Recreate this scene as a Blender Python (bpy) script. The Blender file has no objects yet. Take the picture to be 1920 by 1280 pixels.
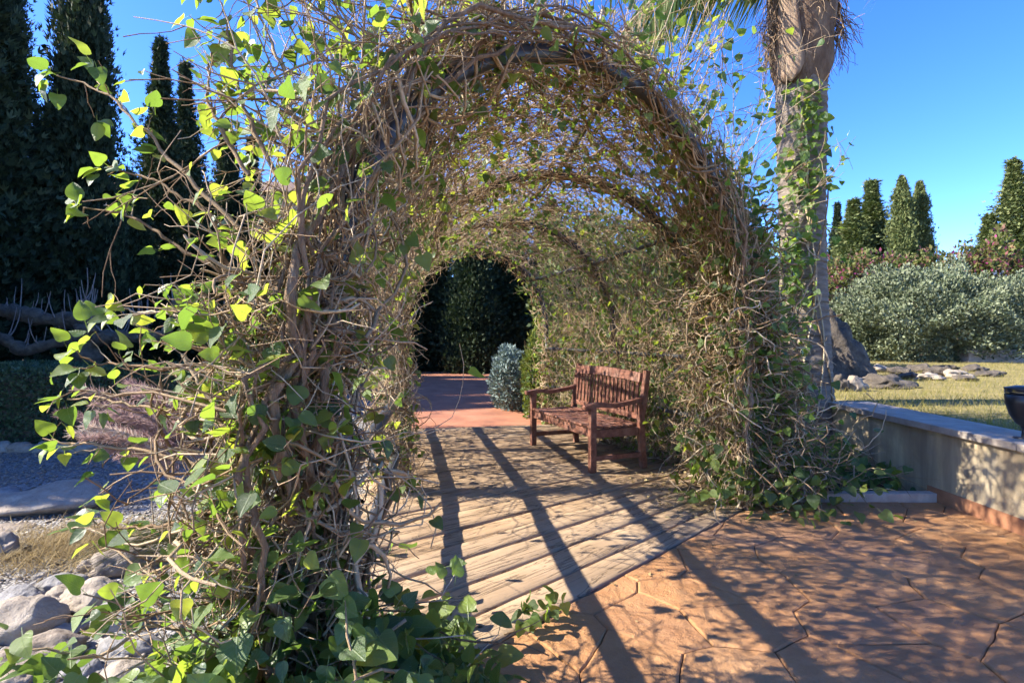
import bpy, math, random
import numpy as np
from mathutils import Matrix, Vector, noise

R = np.random.default_rng(7)
random.seed(7)
sc = bpy.context.scene
COL = sc.collection
rad = math.radians

# ------------------------------------------------------------------ camera, sky, sun, exposure
F = 1050.0          # focal length in pixels of the 1920 px wide photograph
HOR = 625.0         # image row of the horizon
CAMZ = 1.25
cam = bpy.data.cameras.new('camera')
cam.sensor_width = 36.0
cam.lens = F / 1920 * 36
cam.clip_start = 0.02
cam.clip_end = 6000
cam_o = bpy.data.objects.new('camera', cam)
COL.objects.link(cam_o)
cam_o.location = (0, 0, CAMZ)
cam_o.rotation_euler = (rad(90) - math.atan((640 - HOR) / F), 0, 0)
sc.camera = cam_o

SUN_AZ, SUN_EL = -93.0, 36.0     # azimuth clockwise from +Y (the view direction)
world = bpy.data.worlds.new('World')
sc.world = world
world.use_nodes = True
wn = world.node_tree
sky = wn.nodes.new('ShaderNodeTexSky')
sky.sky_type = 'NISHITA'
sky.sun_disc = False
sky.sun_elevation = rad(SUN_EL)
sky.sun_rotation = rad(SUN_AZ)
sky.altitude = 0
sky.air_density = 0.62
sky.dust_density = 0.2
sky.ozone_density = 3.5
hs = wn.nodes.new('ShaderNodeHueSaturation')
hs.inputs['Saturation'].default_value = 1.25
hs.inputs['Hue'].default_value = 0.514
wn.links.new(sky.outputs[0], hs.inputs['Color'])
wn.links.new(hs.outputs[0], wn.nodes['Background'].inputs[0])
wn.nodes['Background'].inputs[1].default_value = 0.138

sun = bpy.data.lights.new('sun', 'SUN')
sun.energy = 4.0
sun.angle = rad(0.55)
sun.color = (1.0, 0.93, 0.82)
sun_o = bpy.data.objects.new('sun', sun)
COL.objects.link(sun_o)
sdir = Vector((math.sin(rad(SUN_AZ)) * math.cos(rad(SUN_EL)), math.cos(rad(SUN_AZ)) * math.cos(rad(SUN_EL)), math.sin(rad(SUN_EL))))
sun_o.rotation_euler = sdir.to_track_quat('Z', 'Y').to_euler()
sun_o.location = sdir * 60
sc.view_settings.view_transform = 'Standard'
sc.view_settings.look = 'None'
sc.view_settings.exposure = 2.0
sc.view_settings.gamma = 1.0
sc.view_settings.use_curve_mapping = False
sc.cycles.use_denoising = True
sc.cycles.denoising_input_passes = 'RGB_ALBEDO_NORMAL'
sc.cycles.denoising_prefilter = 'ACCURATE'
sc.cycles.max_bounces = 4
sc.cycles.diffuse_bounces = 2
sc.cycles.transmission_bounces = 3
sc.cycles.glossy_bounces = 2
sc.cycles.use_adaptive_sampling = True
sc.cycles.adaptive_threshold = 0.03
sc.cycles.transparent_max_bounces = 8
sc.cycles.caustics_reflective = False
sc.cycles.caustics_refractive = False
SUNV = np.array(sdir)


# ------------------------------------------------------------------ helpers
def gp(px, py, z=0.0):
    """point at height z seen at photograph pixel (px, py)"""
    Y = F * (CAMZ - z) / (py - HOR)
    return np.array([(px - 960) / F * Y, Y, z])


def at(px, py, Y):
    return np.array([(px - 960) / F * Y, Y, CAMZ - (py - HOR) / F * Y])


def tag(o, label=None, cat=None, group=None, kind=None):
    if label: o['label'] = label
    if cat: o['category'] = cat
    if group: o['group'] = group
    if kind: o['kind'] = kind
    return o


def empty(name, loc, label=None, cat=None, group=None, rz=0.0):
    o = bpy.data.objects.new(name, None)
    o.empty_display_size = 0.1
    COL.objects.link(o)
    o.location = loc
    o.rotation_euler = (0, 0, rz)
    return tag(o, label, cat, group)


def link(name, me, mat=None, parent=None, keep_world=True, smooth=False):
    o = bpy.data.objects.new(name, me)
    COL.objects.link(o)
    if mat is not None and len(me.materials) == 0:
        me.materials.append(mat)
    if smooth and len(me.polygons):
        me.polygons.foreach_set('use_smooth', np.ones(len(me.polygons), dtype=bool))
    if parent is not None:
        o.parent = parent
        if keep_world:
            m = Matrix.Translation(parent.location) @ parent.rotation_euler.to_matrix().to_4x4()
            o.matrix_parent_inverse = m.inverted()
    return o


def mesh_np(name, V, faces, rnd=None, vein=None):
    """faces: list of int arrays (n,k), one array per face size"""
    me = bpy.data.meshes.new(name)
    V = np.asarray(V, dtype=np.float32)
    me.vertices.add(len(V))
    me.vertices.foreach_set('co', V.ravel())
    faces = [np.asarray(f, dtype=np.int32) for f in faces if len(f)]
    nl = sum(f.size for f in faces)
    nf = sum(len(f) for f in faces)
    me.loops.add(nl)
    me.polygons.add(nf)
    me.loops.foreach_set('vertex_index', np.concatenate([f.ravel() for f in faces]))
    tot = np.concatenate([np.full(len(f), f.shape[1], dtype=np.int32) for f in faces])
    st = np.zeros(nf, dtype=np.int32)
    st[1:] = np.cumsum(tot)[:-1]
    me.polygons.foreach_set('loop_start', st)
    me.polygons.foreach_set('loop_total', tot)
    if rnd is not None:
        a = me.attributes.new('rnd', 'FLOAT', 'POINT')
        a.data.foreach_set('value', np.asarray(rnd, dtype=np.float32))
    if vein is not None:
        a = me.attributes.new('vein', 'FLOAT_VECTOR', 'POINT')
        a.data.foreach_set('vector', np.asarray(vein, dtype=np.float32).ravel())
    me.update(calc_edges=True)
    me.validate()
    return me


def nrm(v):
    v = np.asarray(v, dtype=float)
    return v / np.maximum(np.linalg.norm(v, axis=-1, keepdims=True), 1e-9)


def tubes(paths, rads, sides=5, cap=False):
    """all paths as one vertex/quad set; returns V, faces, rnd"""
    groups = {}
    for i, p in enumerate(paths):
        groups.setdefault(len(p), []).append(i)
    Vs, Fs, Rs, off = [], [], [], 0
    capF = []
    for n, idx in groups.items():
        P = np.array([paths[i] for i in idx], dtype=float)
        r = np.array([rads[i] for i in idx], dtype=float)
        k = len(idx)
        if sides < 8:
            r = r * (1 + 0.13 * R.normal(size=r.shape))
        T = nrm(np.gradient(P, axis=1))
        mT = np.abs(T.mean(axis=1))
        ref = np.zeros((k, 3))
        ref[np.arange(k), np.argmin(mT, axis=1)] = 1
        ref = np.repeat(ref[:, None, :], n, axis=1)
        A = nrm(np.cross(T, ref))
        B = np.cross(T, A)
        ang = np.linspace(0, 2 * np.pi, sides, endpoint=False)
        V = P[:, :, None, :] + r[:, :, None, None] * (np.cos(ang)[None, None, :, None] * A[:, :, None, :] + np.sin(ang)[None, None, :, None] * B[:, :, None, :])
        Vs.append(V.reshape(-1, 3))
        base = off + (np.arange(k) * n * sides)[:, None, None]
        a = (np.arange(n - 1) * sides)[None, :, None]
        s = np.arange(sides)[None, None, :]
        s2 = (s + 1) % sides
        q = np.stack([base + a + s, base + a + s2, base + a + sides + s2, base + a + sides + s], axis=-1)
        Fs.append(q.reshape(-1, 4))
        if cap:
            b0 = off + np.arange(k) * n * sides
            capF.append(b0[:, None] + np.arange(sides)[::-1][None, :])
            capF.append(b0[:, None] + (n - 1) * sides + np.arange(sides)[None, :])
        Rs.append(np.repeat(R.random(k), n * sides))
        off += k * n * sides
    return np.concatenate(Vs), [np.concatenate(Fs)] + capF, np.concatenate(Rs)


def tube_obj(name, paths, rads, mat, parent=None, sides=5, smooth=True, cap=False):
    V, Fc, r = tubes(paths, rads, sides, cap)
    return link(name, mesh_np(name, V, Fc, r), mat, parent, smooth=smooth)


def box_mesh(name, sx, sy, sz, c=(0, 0, 0), bev=0.0):
    import bmesh
    bm = bmesh.new()
    bmesh.ops.create_cube(bm, size=1)
    for v in bm.verts:
        v.co = Vector((v.co.x * sx + c[0], v.co.y * sy + c[1], v.co.z * sz + c[2]))
    if bev:
        bmesh.ops.bevel(bm, geom=bm.edges[:], offset=bev, segments=2, affect='EDGES', profile=0.6)
    me = bpy.data.meshes.new(name)
    bm.to_mesh(me)
    bm.free()
    return me


# ------------------------------------------------------------------ materials
def new_mat(name):
    m = bpy.data.materials.new(name)
    m.use_nodes = True
    nt = m.node_tree
    return m, nt, nt.nodes['Principled BSDF'], nt.nodes['Material Output']


def N(nt, t, **kw):
    n = nt.nodes.new(t)
    for k, v in kw.items():
        if k in n.inputs.keys():
            n.inputs[k].default_value = v
        else:
            setattr(n, k, v)
    return n


def ramp(nt, fac, stops, interp='LINEAR'):
    r = nt.nodes.new('ShaderNodeValToRGB')
    r.color_ramp.interpolation = interp
    e = r.color_ramp.elements
    while len(e) < len(stops):
        e.new(0.5)
    for i, (p, c) in enumerate(stops):
        e[i].position = p
        e[i].color = (*c, 1) if len(c) == 3 else c
    nt.links.new(fac, r.inputs[0])
    return r.outputs[0]


def noise_n(nt, scale, detail=5, rough=0.6, vec=None, dist=0.0):
    n = nt.nodes.new('ShaderNodeTexNoise')
    n.inputs['Scale'].default_value = scale
    n.inputs['Detail'].default_value = detail
    n.inputs['Roughness'].default_value = rough
    n.inputs['Distortion'].default_value = dist
    if vec is not None:
        nt.links.new(vec, n.inputs['Vector'])
    return n.outputs['Fac']


def coords(nt, kind='Object', scale=(1, 1, 1), rot=(0, 0, 0)):
    tc = nt.nodes.new('ShaderNodeTexCoord')
    mp = nt.nodes.new('ShaderNodeMapping')
    mp.inputs['Scale'].default_value = scale
    mp.inputs['Rotation'].default_value = rot
    nt.links.new(tc.outputs[kind], mp.inputs['Vector'])
    return mp.outputs[0]


def mixc(nt, fac, a, b, mode='MIX'):
    m = nt.nodes.new('ShaderNodeMix')
    m.data_type = 'RGBA'
    m.blend_type = mode
    for s, v in ((0, fac), (6, a), (7, b)):
        if isinstance(v, (int, float)):
            m.inputs[s].default_value = v
        elif isinstance(v, tuple):
            m.inputs[s].default_value = (*v, 1)
        else:
            nt.links.new(v, m.inputs[s])
    return m.outputs[2]


def math_n(nt, op, a, b=None):
    m = nt.nodes.new('ShaderNodeMath')
    m.operation = op
    for i, v in enumerate((a, b)):
        if v is None: continue
        if isinstance(v, (int, float)): m.inputs[i].default_value = v
        else: nt.links.new(v, m.inputs[i])
    return m.outputs[0]


def bump(nt, bsdf, h, strength=0.5, dist=0.02):
    b = nt.nodes.new('ShaderNodeBump')
    b.inputs['Strength'].default_value = strength
    b.inputs['Distance'].default_value = dist
    nt.links.new(h, b.inputs['Height'])
    nt.links.new(b.outputs[0], bsdf.inputs['Normal'])


def rnd_value(nt):
    a = nt.nodes.new('ShaderNodeAttribute')
    a.attribute_name = 'rnd'
    oi = nt.nodes.new('ShaderNodeObjectInfo')
    return math_n(nt, 'FRACT', math_n(nt, 'ADD', a.outputs['Fac'], oi.outputs['Random']))


def leaf_mat(name, stops, trans, tfac=0.38, rough=0.42, spec=0.45, veins=False):
    m, nt, b, out = new_mat(name)
    rv = rnd_value(nt)
    c = ramp(nt, rv, stops)
    nz = noise_n(nt, 60, 3, 0.6, coords(nt, 'Object'))
    c = mixc(nt, math_n(nt, 'MULTIPLY', nz, 0.35), c, (0.02, 0.03, 0.012))
    tc = ramp(nt, rv, trans)
    if veins:
        at_ = nt.nodes.new('ShaderNodeAttribute'); at_.attribute_name = 'vein'
        sx = nt.nodes.new('ShaderNodeSeparateXYZ'); nt.links.new(at_.outputs['Vector'], sx.inputs[0])
        ax = math_n(nt, 'ABSOLUTE', sx.outputs[0])
        mid = ramp(nt, ax, [(0.0, (1, 1, 1)), (0.012, (0.8, 0.8, 0.8)), (0.03, (0, 0, 0))])
        ph = math_n(nt, 'FRACT', math_n(nt, 'MULTIPLY', math_n(nt, 'SUBTRACT', sx.outputs[1], math_n(nt, 'MULTIPLY', ax, 0.75)), 5.2))
        sv = ramp(nt, ph, [(0.40, (0, 0, 0)), (0.5, (0.75, 0.75, 0.75)), (0.60, (0, 0, 0))])
        vv = math_n(nt, 'MAXIMUM', mid, sv)
        c = mixc(nt, math_n(nt, 'MULTIPLY', vv, 0.42), c, (0.24, 0.30, 0.12))
        tc = mixc(nt, math_n(nt, 'MULTIPLY', vv, 0.35), tc, (0.12, 0.17, 0.03))
        blot = ramp(nt, noise_n(nt, 23, 4, 0.6, coords(nt, 'Object')), [(0.45, (0, 0, 0)), (0.75, (0.6, 0.6, 0.6))])
        c = mixc(nt, blot, c, (0.11, 0.14, 0.035))
        bump(nt, b, math_n(nt, 'ADD', vv, noise_n(nt, 50, 3, 0.6, coords(nt, 'Object'))), 0.35, 0.006)
    nt.links.new(c, b.inputs['Base Color'])
    b.inputs['Roughness'].default_value = rough
    b.inputs['Specular IOR Level'].default_value = spec
    t = nt.nodes.new('ShaderNodeBsdfTranslucent')
    nt.links.new(tc, t.inputs['Color'])
    mx = nt.nodes.new('ShaderNodeMixShader')
    mx.inputs[0].default_value = tfac
    nt.links.new(b.outputs[0], mx.inputs[1])
    nt.links.new(t.outputs[0], mx.inputs[2])
    nt.links.new(mx.outputs[0], out.inputs[0])
    return m


def plain(name, stops, scale=8, rough=0.8, bstr=0.4, bdist=0.01, detail=6, cs=(1, 1, 1), spec=0.3, rnd=0.0):
    """noise-coloured matte material"""
    m, nt, b, out = new_mat(name)
    v = coords(nt, 'Object', cs)
    nz = noise_n(nt, scale, detail, 0.65, v)
    f = nz
    if rnd:
        f = math_n(nt, 'ADD', math_n(nt, 'MULTIPLY', nz, 1 - rnd), math_n(nt, 'MULTIPLY', rnd_value(nt), rnd))
    nt.links.new(ramp(nt, f, stops), b.inputs['Base Color'])
    b.inputs['Roughness'].default_value = rough
    b.inputs['Specular IOR Level'].default_value = spec
    if bstr:
        bump(nt, b, noise_n(nt, scale * 3, 6, 0.7, v), bstr, bdist)
    return m


M = {}
M['ivy'] = leaf_mat('ivy_leaf', [(0, (0.018, 0.05, 0.018)), (0.45, (0.045, 0.10, 0.025)), (0.8, (0.10, 0.17, 0.035)), (1, (0.20, 0.26, 0.05))],
                    [(0, (0.20, 0.34, 0.04)), (0.6, (0.40, 0.56, 0.05)), (1, (0.68, 0.74, 0.07))], 0.42, 0.45, 0.45, True)
M['ivy_dark'] = leaf_mat('ivy_low_leaf', [(0, (0.04, 0.085, 0.025)), (0.6, (0.09, 0.16, 0.035)), (1, (0.20, 0.27, 0.055))],
                         [(0, (0.14, 0.25, 0.03)), (0.7, (0.28, 0.42, 0.05)), (1, (0.55, 0.62, 0.06))], 0.34, 0.42, 0.45, True)
M['twig'] = plain('vine_twig', [(0.2, (0.16, 0.095, 0.047)), (0.5, (0.37, 0.255, 0.14)), (0.8, (0.58, 0.465, 0.31))], 55, 0.9, 1.0, 0.006, rnd=0.55)
M['bark'] = plain('vine_bark', [(0.25, (0.15, 0.09, 0.052)), (0.55, (0.34, 0.23, 0.14)), (0.8, (0.54, 0.42, 0.30))], 60, 0.95, 1.0, 0.02, cs=(1, 1, 0.22), detail=9)
M['metal'] = plain('painted_steel', [(0.3, (0.028, 0.028, 0.03)), (0.7, (0.05, 0.049, 0.048))], 14, 0.45, 0.15, 0.002, spec=0.5)
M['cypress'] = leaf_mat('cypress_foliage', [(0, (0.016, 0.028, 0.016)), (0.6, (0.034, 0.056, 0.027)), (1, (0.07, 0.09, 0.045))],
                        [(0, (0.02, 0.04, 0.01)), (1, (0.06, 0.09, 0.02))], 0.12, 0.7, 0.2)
M['cypress_lit'] = leaf_mat('cypress_painted_sun', [(0, (0.09, 0.12, 0.04)), (0.6, (0.17, 0.20, 0.07)), (1, (0.25, 0.27, 0.11))],
                            [(0, (0.05, 0.09, 0.02)), (1, (0.12, 0.17, 0.03))], 0.15, 0.7, 0.2)  # brighter copy of the cypress foliage, sunlight put into its colour
M['hedge'] = leaf_mat('hedge_leaf', [(0, (0.03, 0.065, 0.03)), (0.6, (0.065, 0.12, 0.05)), (1, (0.13, 0.19, 0.09))],
                      [(0, (0.04, 0.08, 0.02)), (1, (0.10, 0.15, 0.03))], 0.18, 0.5, 0.4)
M['silver'] = leaf_mat('silver_leaf', [(0, (0.09, 0.12, 0.06)), (0.5, (0.18, 0.21, 0.12)), (1, (0.29, 0.315, 0.20))],
                       [(0, (0.10, 0.13, 0.05)), (1, (0.22, 0.26, 0.11))], 0.15, 0.65, 0.3)
M['blueleaf'] = leaf_mat('blue_grey_leaf', [(0, (0.10, 0.15, 0.14)), (1, (0.26, 0.33, 0.31))], [(0, (0.1, 0.14, 0.1)), (1, (0.2, 0.25, 0.18))], 0.12, 0.6, 0.3)
M['shrub'] = leaf_mat('shrub_leaf', [(0, (0.035, 0.065, 0.018)), (0.6, (0.09, 0.13, 0.03)), (1, (0.20, 0.21, 0.06))],
                      [(0, (0.10, 0.16, 0.02)), (1, (0.32, 0.36, 0.05))], 0.28, 0.55, 0.35)
M['bougain'] = leaf_mat('bougainvillea_leaf', [(0, (0.05, 0.085, 0.02)), (0.50, (0.13, 0.15, 0.035)), (0.82, (0.24, 0.17, 0.07)), (0.965, (0.28, 0.05, 0.12)), (1, (0.45, 0.05, 0.24))],
                        [(0, (0.10, 0.16, 0.02)), (0.6, (0.3, 0.3, 0.05)), (1, (0.6, 0.08, 0.3))], 0.25, 0.6, 0.3)
M['palmleaf'] = leaf_mat('palm_leaflet', [(0, (0.05, 0.10, 0.035)), (0.6, (0.11, 0.18, 0.05)), (1, (0.24, 0.25, 0.09))],
                         [(0, (0.12, 0.2, 0.03)), (1, (0.4, 0.42, 0.08))], 0.3, 0.42, 0.5)
M['grass'] = leaf_mat('lawn_blade', [(0, (0.15, 0.15, 0.03)), (0.5, (0.30, 0.25, 0.07)), (1, (0.45, 0.36, 0.16))],
                      [(0, (0.16, 0.22, 0.03)), (1, (0.42, 0.38, 0.08))], 0.3, 0.6, 0.2)
M['straw'] = leaf_mat('straw', [(0, (0.25, 0.17, 0.07)), (1, (0.55, 0.42, 0.2))], [(0, (0.3, 0.2, 0.08)), (1, (0.5, 0.4, 0.2))], 0.25, 0.7, 0.2)
M['fountain'] = leaf_mat('fountain_grass_blade', [(0, (0.06, 0.085, 0.025)), (0.6, (0.15, 0.15, 0.055)), (1, (0.26, 0.2, 0.11))],
                         [(0, (0.12, 0.16, 0.03)), (1, (0.3, 0.26, 0.1))], 0.3, 0.6, 0.2)
M['plume'] = leaf_mat('purple_plume', [(0, (0.34, 0.21, 0.19)), (0.6, (0.52, 0.38, 0.31)), (1, (0.66, 0.54, 0.42))],
                      [(0, (0.4, 0.25, 0.25)), (1, (0.7, 0.55, 0.45))], 0.35, 0.8, 0.1)
M['bedleaf'] = M['ivy_dark']

# orange stamped concrete
m, nt, b, out = new_mat('stamped_concrete')
v = coords(nt, 'Object')
oi = nt.nodes.new('ShaderNodeObjectInfo')
n1 = noise_n(nt, 1.6, 6, 0.65, v, 0.6)
n2 = noise_n(nt, 14, 6, 0.7, v)
c = ramp(nt, n1, [(0.28, (0.28, 0.132, 0.055)), (0.5, (0.42, 0.20, 0.074)), (0.72, (0.49, 0.27, 0.12))])
c = mixc(nt, math_n(nt, 'MULTIPLY', oi.outputs['Random'], 0.30), c, (0.36, 0.185, 0.10))
c = mixc(nt, ramp(nt, n2, [(0.42, (0, 0, 0)), (0.75, (0.4, 0.4, 0.4))]), c, (0.54, 0.32, 0.16))
n3 = noise_n(nt, 0.9, 4, 0.6, v, 1.0)
grit = ramp(nt, noise_n(nt, 130, 3, 0.6, v), [(0.60, (0, 0, 0)), (0.72, (0.6, 0.6, 0.6))])
c = mixc(nt, grit, c, (0.20, 0.10, 0.05))
c = mixc(nt, ramp(nt, n3, [(0.55, (0, 0, 0)), (0.7, (0.45, 0.45, 0.45))]), c, (0.30, 0.20, 0.15))
nt.links.new(c, b.inputs['Base Color'])
b.inputs['Roughness'].default_value = 0.62
b.inputs['Specular IOR Level'].default_value = 0.35
bump(nt, b, math_n(nt, 'ADD', math_n(nt, 'MULTIPLY', noise_n(nt, 5, 8, 0.62, v, 0.8), 2.6), noise_n(nt, 60, 6, 0.75, v)), 0.8, 0.014)
M['patio'] = m
M['grout'] = plain('patio_joint', [(0.3, (0.05, 0.028, 0.018)), (0.7, (0.09, 0.05, 0.03))], 20, 0.9)

# weathered sleepers: local x runs along the plank
m, nt, b, out = new_mat('weathered_timber')
tc = nt.nodes.new('ShaderNodeTexCoord')
oi = nt.nodes.new('ShaderNodeObjectInfo')
sh = nt.nodes.new('ShaderNodeVectorMath'); sh.operation = 'ADD'
cmb = nt.nodes.new('ShaderNodeCombineXYZ')
nt.links.new(math_n(nt, 'MULTIPLY', oi.outputs['Random'], 37.0), cmb.inputs[0])
nt.links.new(math_n(nt, 'MULTIPLY', oi.outputs['Random'], 91.0), cmb.inputs[1])
nt.links.new(tc.outputs['Object'], sh.inputs[0]); nt.links.new(cmb.outputs[0], sh.inputs[1])
def vmul(nt, vec, s):
    mp = nt.nodes.new('ShaderNodeMapping'); mp.inputs['Scale'].default_value = s
    nt.links.new(vec, mp.inputs['Vector']); return mp.outputs[0]
g1 = noise_n(nt, 1.0, 7, 0.62, vmul(nt, sh.outputs[0], (1.3, 30, 8)), 0.5)
g2 = noise_n(nt, 1.0, 5, 0.6, vmul(nt, sh.outputs[0], (0.9, 9, 4)), 1.6)
pat = noise_n(nt, 2.2, 5, 0.6, sh.outputs[0])
base = ramp(nt, pat, [(0.3, (0.25, 0.16, 0.085)), (0.55, (0.38, 0.255, 0.145)), (0.75, (0.47, 0.34, 0.21))])
c = mixc(nt, math_n(nt, 'MULTIPLY', oi.outputs['Random'], 0.45), base, (0.35, 0.265, 0.18))
c = mixc(nt, ramp(nt, g1, [(0.28, (0.55, 0.55, 0.55)), (0.40, (0.10, 0.10, 0.10)), (0.6, (0, 0, 0))]), c, (0.11, 0.07, 0.043))
crack = ramp(nt, g2, [(0.475, (0, 0, 0)), (0.497, (1, 1, 1)), (0.503, (1, 1, 1)), (0.525, (0, 0, 0))])
c = mixc(nt, math_n(nt, 'MULTIPLY', crack, 0.6), c, (0.055, 0.035, 0.022))
vor = nt.nodes.new('ShaderNodeTexVoronoi'); vor.inputs['Scale'].default_value = 4.5
nt.links.new(sh.outputs[0], vor.inputs['Vector'])
hole = ramp(nt, vor.outputs['Distance'], [(0.0, (1, 1, 1)), (0.045, (1, 1, 1)), (0.07, (0, 0, 0))])
c = mixc(nt, math_n(nt, 'MULTIPLY', hole, 0.85), c, (0.03, 0.02, 0.015))
nt.links.new(c, b.inputs['Base Color'])
b.inputs['Roughness'].default_value = 0.85
b.inputs['Specular IOR Level'].default_value = 0.2
bump(nt, b, math_n(nt, 'SUBTRACT', math_n(nt, 'ADD', g1, math_n(nt, 'MULTIPLY', noise_n(nt, 40, 4, 0.7, sh.outputs[0]), 0.5)), math_n(nt, 'ADD', math_n(nt, 'MULTIPLY', crack, 0.9), hole)), 0.5, 0.010)
M['timber'] = m

# bench stain
m, nt, b, out = new_mat('stained_wood')
v = coords(nt, 'Object', (3, 26, 26))
g = noise_n(nt, 1.0, 6, 0.6, v, 0.6)
c = ramp(nt, g, [(0.3, (0.10, 0.040, 0.025)), (0.55, (0.19, 0.078, 0.048)), (0.8, (0.29, 0.135, 0.09))])
c = mixc(nt, ramp(nt, noise_n(nt, 7, 5, 0.65, coords(nt, 'Object')), [(0.48, (0, 0, 0)), (0.7, (0.6, 0.6, 0.6))]), c, (0.30, 0.19, 0.14))
nt.links.new(c, b.inputs['Base Color'])
b.inputs['Roughness'].default_value = 0.55
b.inputs['Specular IOR Level'].default_value = 0.35
bump(nt, b, g, 0.35, 0.004)
M['bench'] = m

# stained ochre render of the low wall
m, nt, b, out = new_mat('wall_render')
v = coords(nt, 'Object')
n1 = noise_n(nt, 1.5, 6, 0.65, v, 0.5)
n2 = noise_n(nt, 9, 6, 0.7, v)
c = ramp(nt, n1, [(0.3, (0.32, 0.23, 0.125)), (0.5, (0.53, 0.41, 0.235)), (0.7, (0.63, 0.51, 0.31))])
c = mixc(nt, ramp(nt, n2, [(0.5, (0, 0, 0)), (0.75, (0.5, 0.5, 0.5))]), c, (0.33, 0.29, 0.235))
st = noise_n(nt, 1.0, 5, 0.6, vmul(nt, v, (3, 3, 0.35)))
c = mixc(nt, ramp(nt, st, [(0.47, (0, 0, 0)), (0.64, (0.75, 0.75, 0.75))]), c, (0.20, 0.15, 0.10))
nt.links.new(c, b.inputs['Base Color'])
b.inputs['Roughness'].default_value = 0.88
bump(nt, b, math_n(nt, 'ADD', noise_n(nt, 30, 6, 0.7, v), math_n(nt, 'MULTIPLY', n2, 1.2)), 0.5, 0.008)
M['wall'] = m
M['coping'] = plain('coping_stone', [(0.3, (0.26, 0.205, 0.16)), (0.6, (0.38, 0.315, 0.25)), (0.8, (0.48, 0.42, 0.34))], 6, 0.8, 0.5, 0.006)
M['terracotta'] = plain('terracotta_band', [(0.3, (0.26, 0.115, 0.06)), (0.7, (0.42, 0.20, 0.10))], 7, 0.8, 0.5, 0.006)
M['kerb'] = plain('kerb_concrete', [(0.3, (0.30, 0.25, 0.21)), (0.7, (0.48, 0.42, 0.36))], 8, 0.85, 0.6, 0.006)
M['rock'] = plain('river_rock', [(0.22, (0.14, 0.105, 0.075)), (0.48, (0.30, 0.245, 0.185)), (0.78, (0.46, 0.395, 0.31))], 9, 0.9, 1.0, 0.02, detail=10, rnd=0.2)
M['rock_grey'] = plain('grey_rock', [(0.22, (0.12, 0.11, 0.10)), (0.5, (0.245, 0.23, 0.21)), (0.78, (0.40, 0.375, 0.34))], 8, 0.9, 1.0, 0.02, detail=10)
M['rock_dark'] = plain('dark_rock', [(0.25, (0.045, 0.038, 0.032)), (0.5, (0.11, 0.09, 0.07)), (0.75, (0.22, 0.18, 0.135))], 7, 0.95, 1.0, 0.04, detail=10)
M['rock_ochre'] = plain('ochre_rock', [(0.25, (0.10, 0.075, 0.04)), (0.5, (0.27, 0.19, 0.075)), (0.75, (0.45, 0.34, 0.13))], 4.0, 0.9, 1.0, 0.08, detail=10)
M['soil'] = plain('soil', [(0.3, (0.075, 0.055, 0.038)), (0.7, (0.17, 0.125, 0.085))], 14, 0.95, 0.9, 0.02)
M['ground'] = plain('dry_ground', [(0.3, (0.14, 0.11, 0.07)), (0.7, (0.25, 0.2, 0.13))], 3, 0.95, 0.8, 0.02)
M['lawnsoil'] = plain('lawn_soil', [(0.3, (0.14, 0.12, 0.04)), (0.6, (0.25, 0.20, 0.075)), (0.8, (0.34, 0.27, 0.12))], 4, 0.95, 0.6, 0.02)
M['redpath'] = plain('red_path', [(0.3, (0.24, 0.10, 0.058)), (0.5, (0.34, 0.145, 0.08)), (0.75, (0.42, 0.20, 0.115))], 2.2, 0.75, 0.5, 0.01)
M['trunk'] = plain('tree_bark', [(0.3, (0.06, 0.045, 0.032)), (0.7, (0.15, 0.12, 0.085))], 10, 0.95, 0.9, 0.02, cs=(1, 1, 0.3))
M['pollard'] = plain('pale_bark', [(0.25, (0.07, 0.06, 0.045)), (0.5, (0.15, 0.13, 0.095)), (0.66, (0.20, 0.18, 0.13)), (0.8, (0.20, 0.16, 0.05))], 11, 0.95, 1.0, 0.05, detail=10)
M['shoot'] = plain('pale_shoot', [(0.3, (0.17, 0.15, 0.13)), (0.7, (0.28, 0.26, 0.235))], 10, 0.85, 0.2)
M['palmbark'] = plain('palm_bark', [(0.25, (0.10, 0.075, 0.055)), (0.5, (0.20, 0.16, 0.125)), (0.75, (0.34, 0.28, 0.22))], 4, 0.9, 1.0, 0.02, cs=(1, 1, 6), detail=9)
M['palmboot'] = plain('palm_boot', [(0.25, (0.07, 0.042, 0.026)), (0.5, (0.16, 0.10, 0.06)), (0.75, (0.28, 0.19, 0.115))], 9, 0.9, 1.0, 0.02, cs=(1, 1, 0.5))
M['sheath'] = plain('leaf_sheath', [(0.25, (0.10, 0.055, 0.035)), (0.5, (0.25, 0.165, 0.10)), (0.8, (0.42, 0.32, 0.21))], 6, 0.7, 0.4, 0.006, cs=(4, 4, 0.5))
M['fibre'] = plain('palm_fibre', [(0.3, (0.17, 0.10, 0.055)), (0.7, (0.40, 0.28, 0.17))], 9, 0.9, 0, rnd=0.6)
M['black'] = plain('black_metal', [(0.3, (0.012, 0.012, 0.014)), (0.7, (0.03, 0.03, 0.032))], 12, 0.35, 0.15, 0.002, spec=0.5)
M['lens'] = plain('frosted_lens', [(0.3, (0.22, 0.22, 0.22)), (0.7, (0.34, 0.34, 0.33))], 9, 0.3, 0)
M['whitewall'] = plain('pale_garden_wall', [(0.3, (0.55, 0.48, 0.38)), (0.7, (0.70, 0.64, 0.54))], 2, 0.9, 0.5, 0.02)
M['house'] = plain('house_render', [(0.3, (0.36, 0.29, 0.20)), (0.7, (0.48, 0.40, 0.29))], 1.2, 0.9, 0.4, 0.02)
M['rooftile'] = plain('roof_tile', [(0.3, (0.22, 0.13, 0.08)), (0.7, (0.38, 0.25, 0.16))], 5, 0.85, 0.5, 0.02, rnd=0.4)
M['glass'] = plain('window_glass', [(0.3, (0.02, 0.025, 0.03)), (0.7, (0.04, 0.045, 0.05))], 2, 0.1, 0, spec=0.6)
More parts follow.
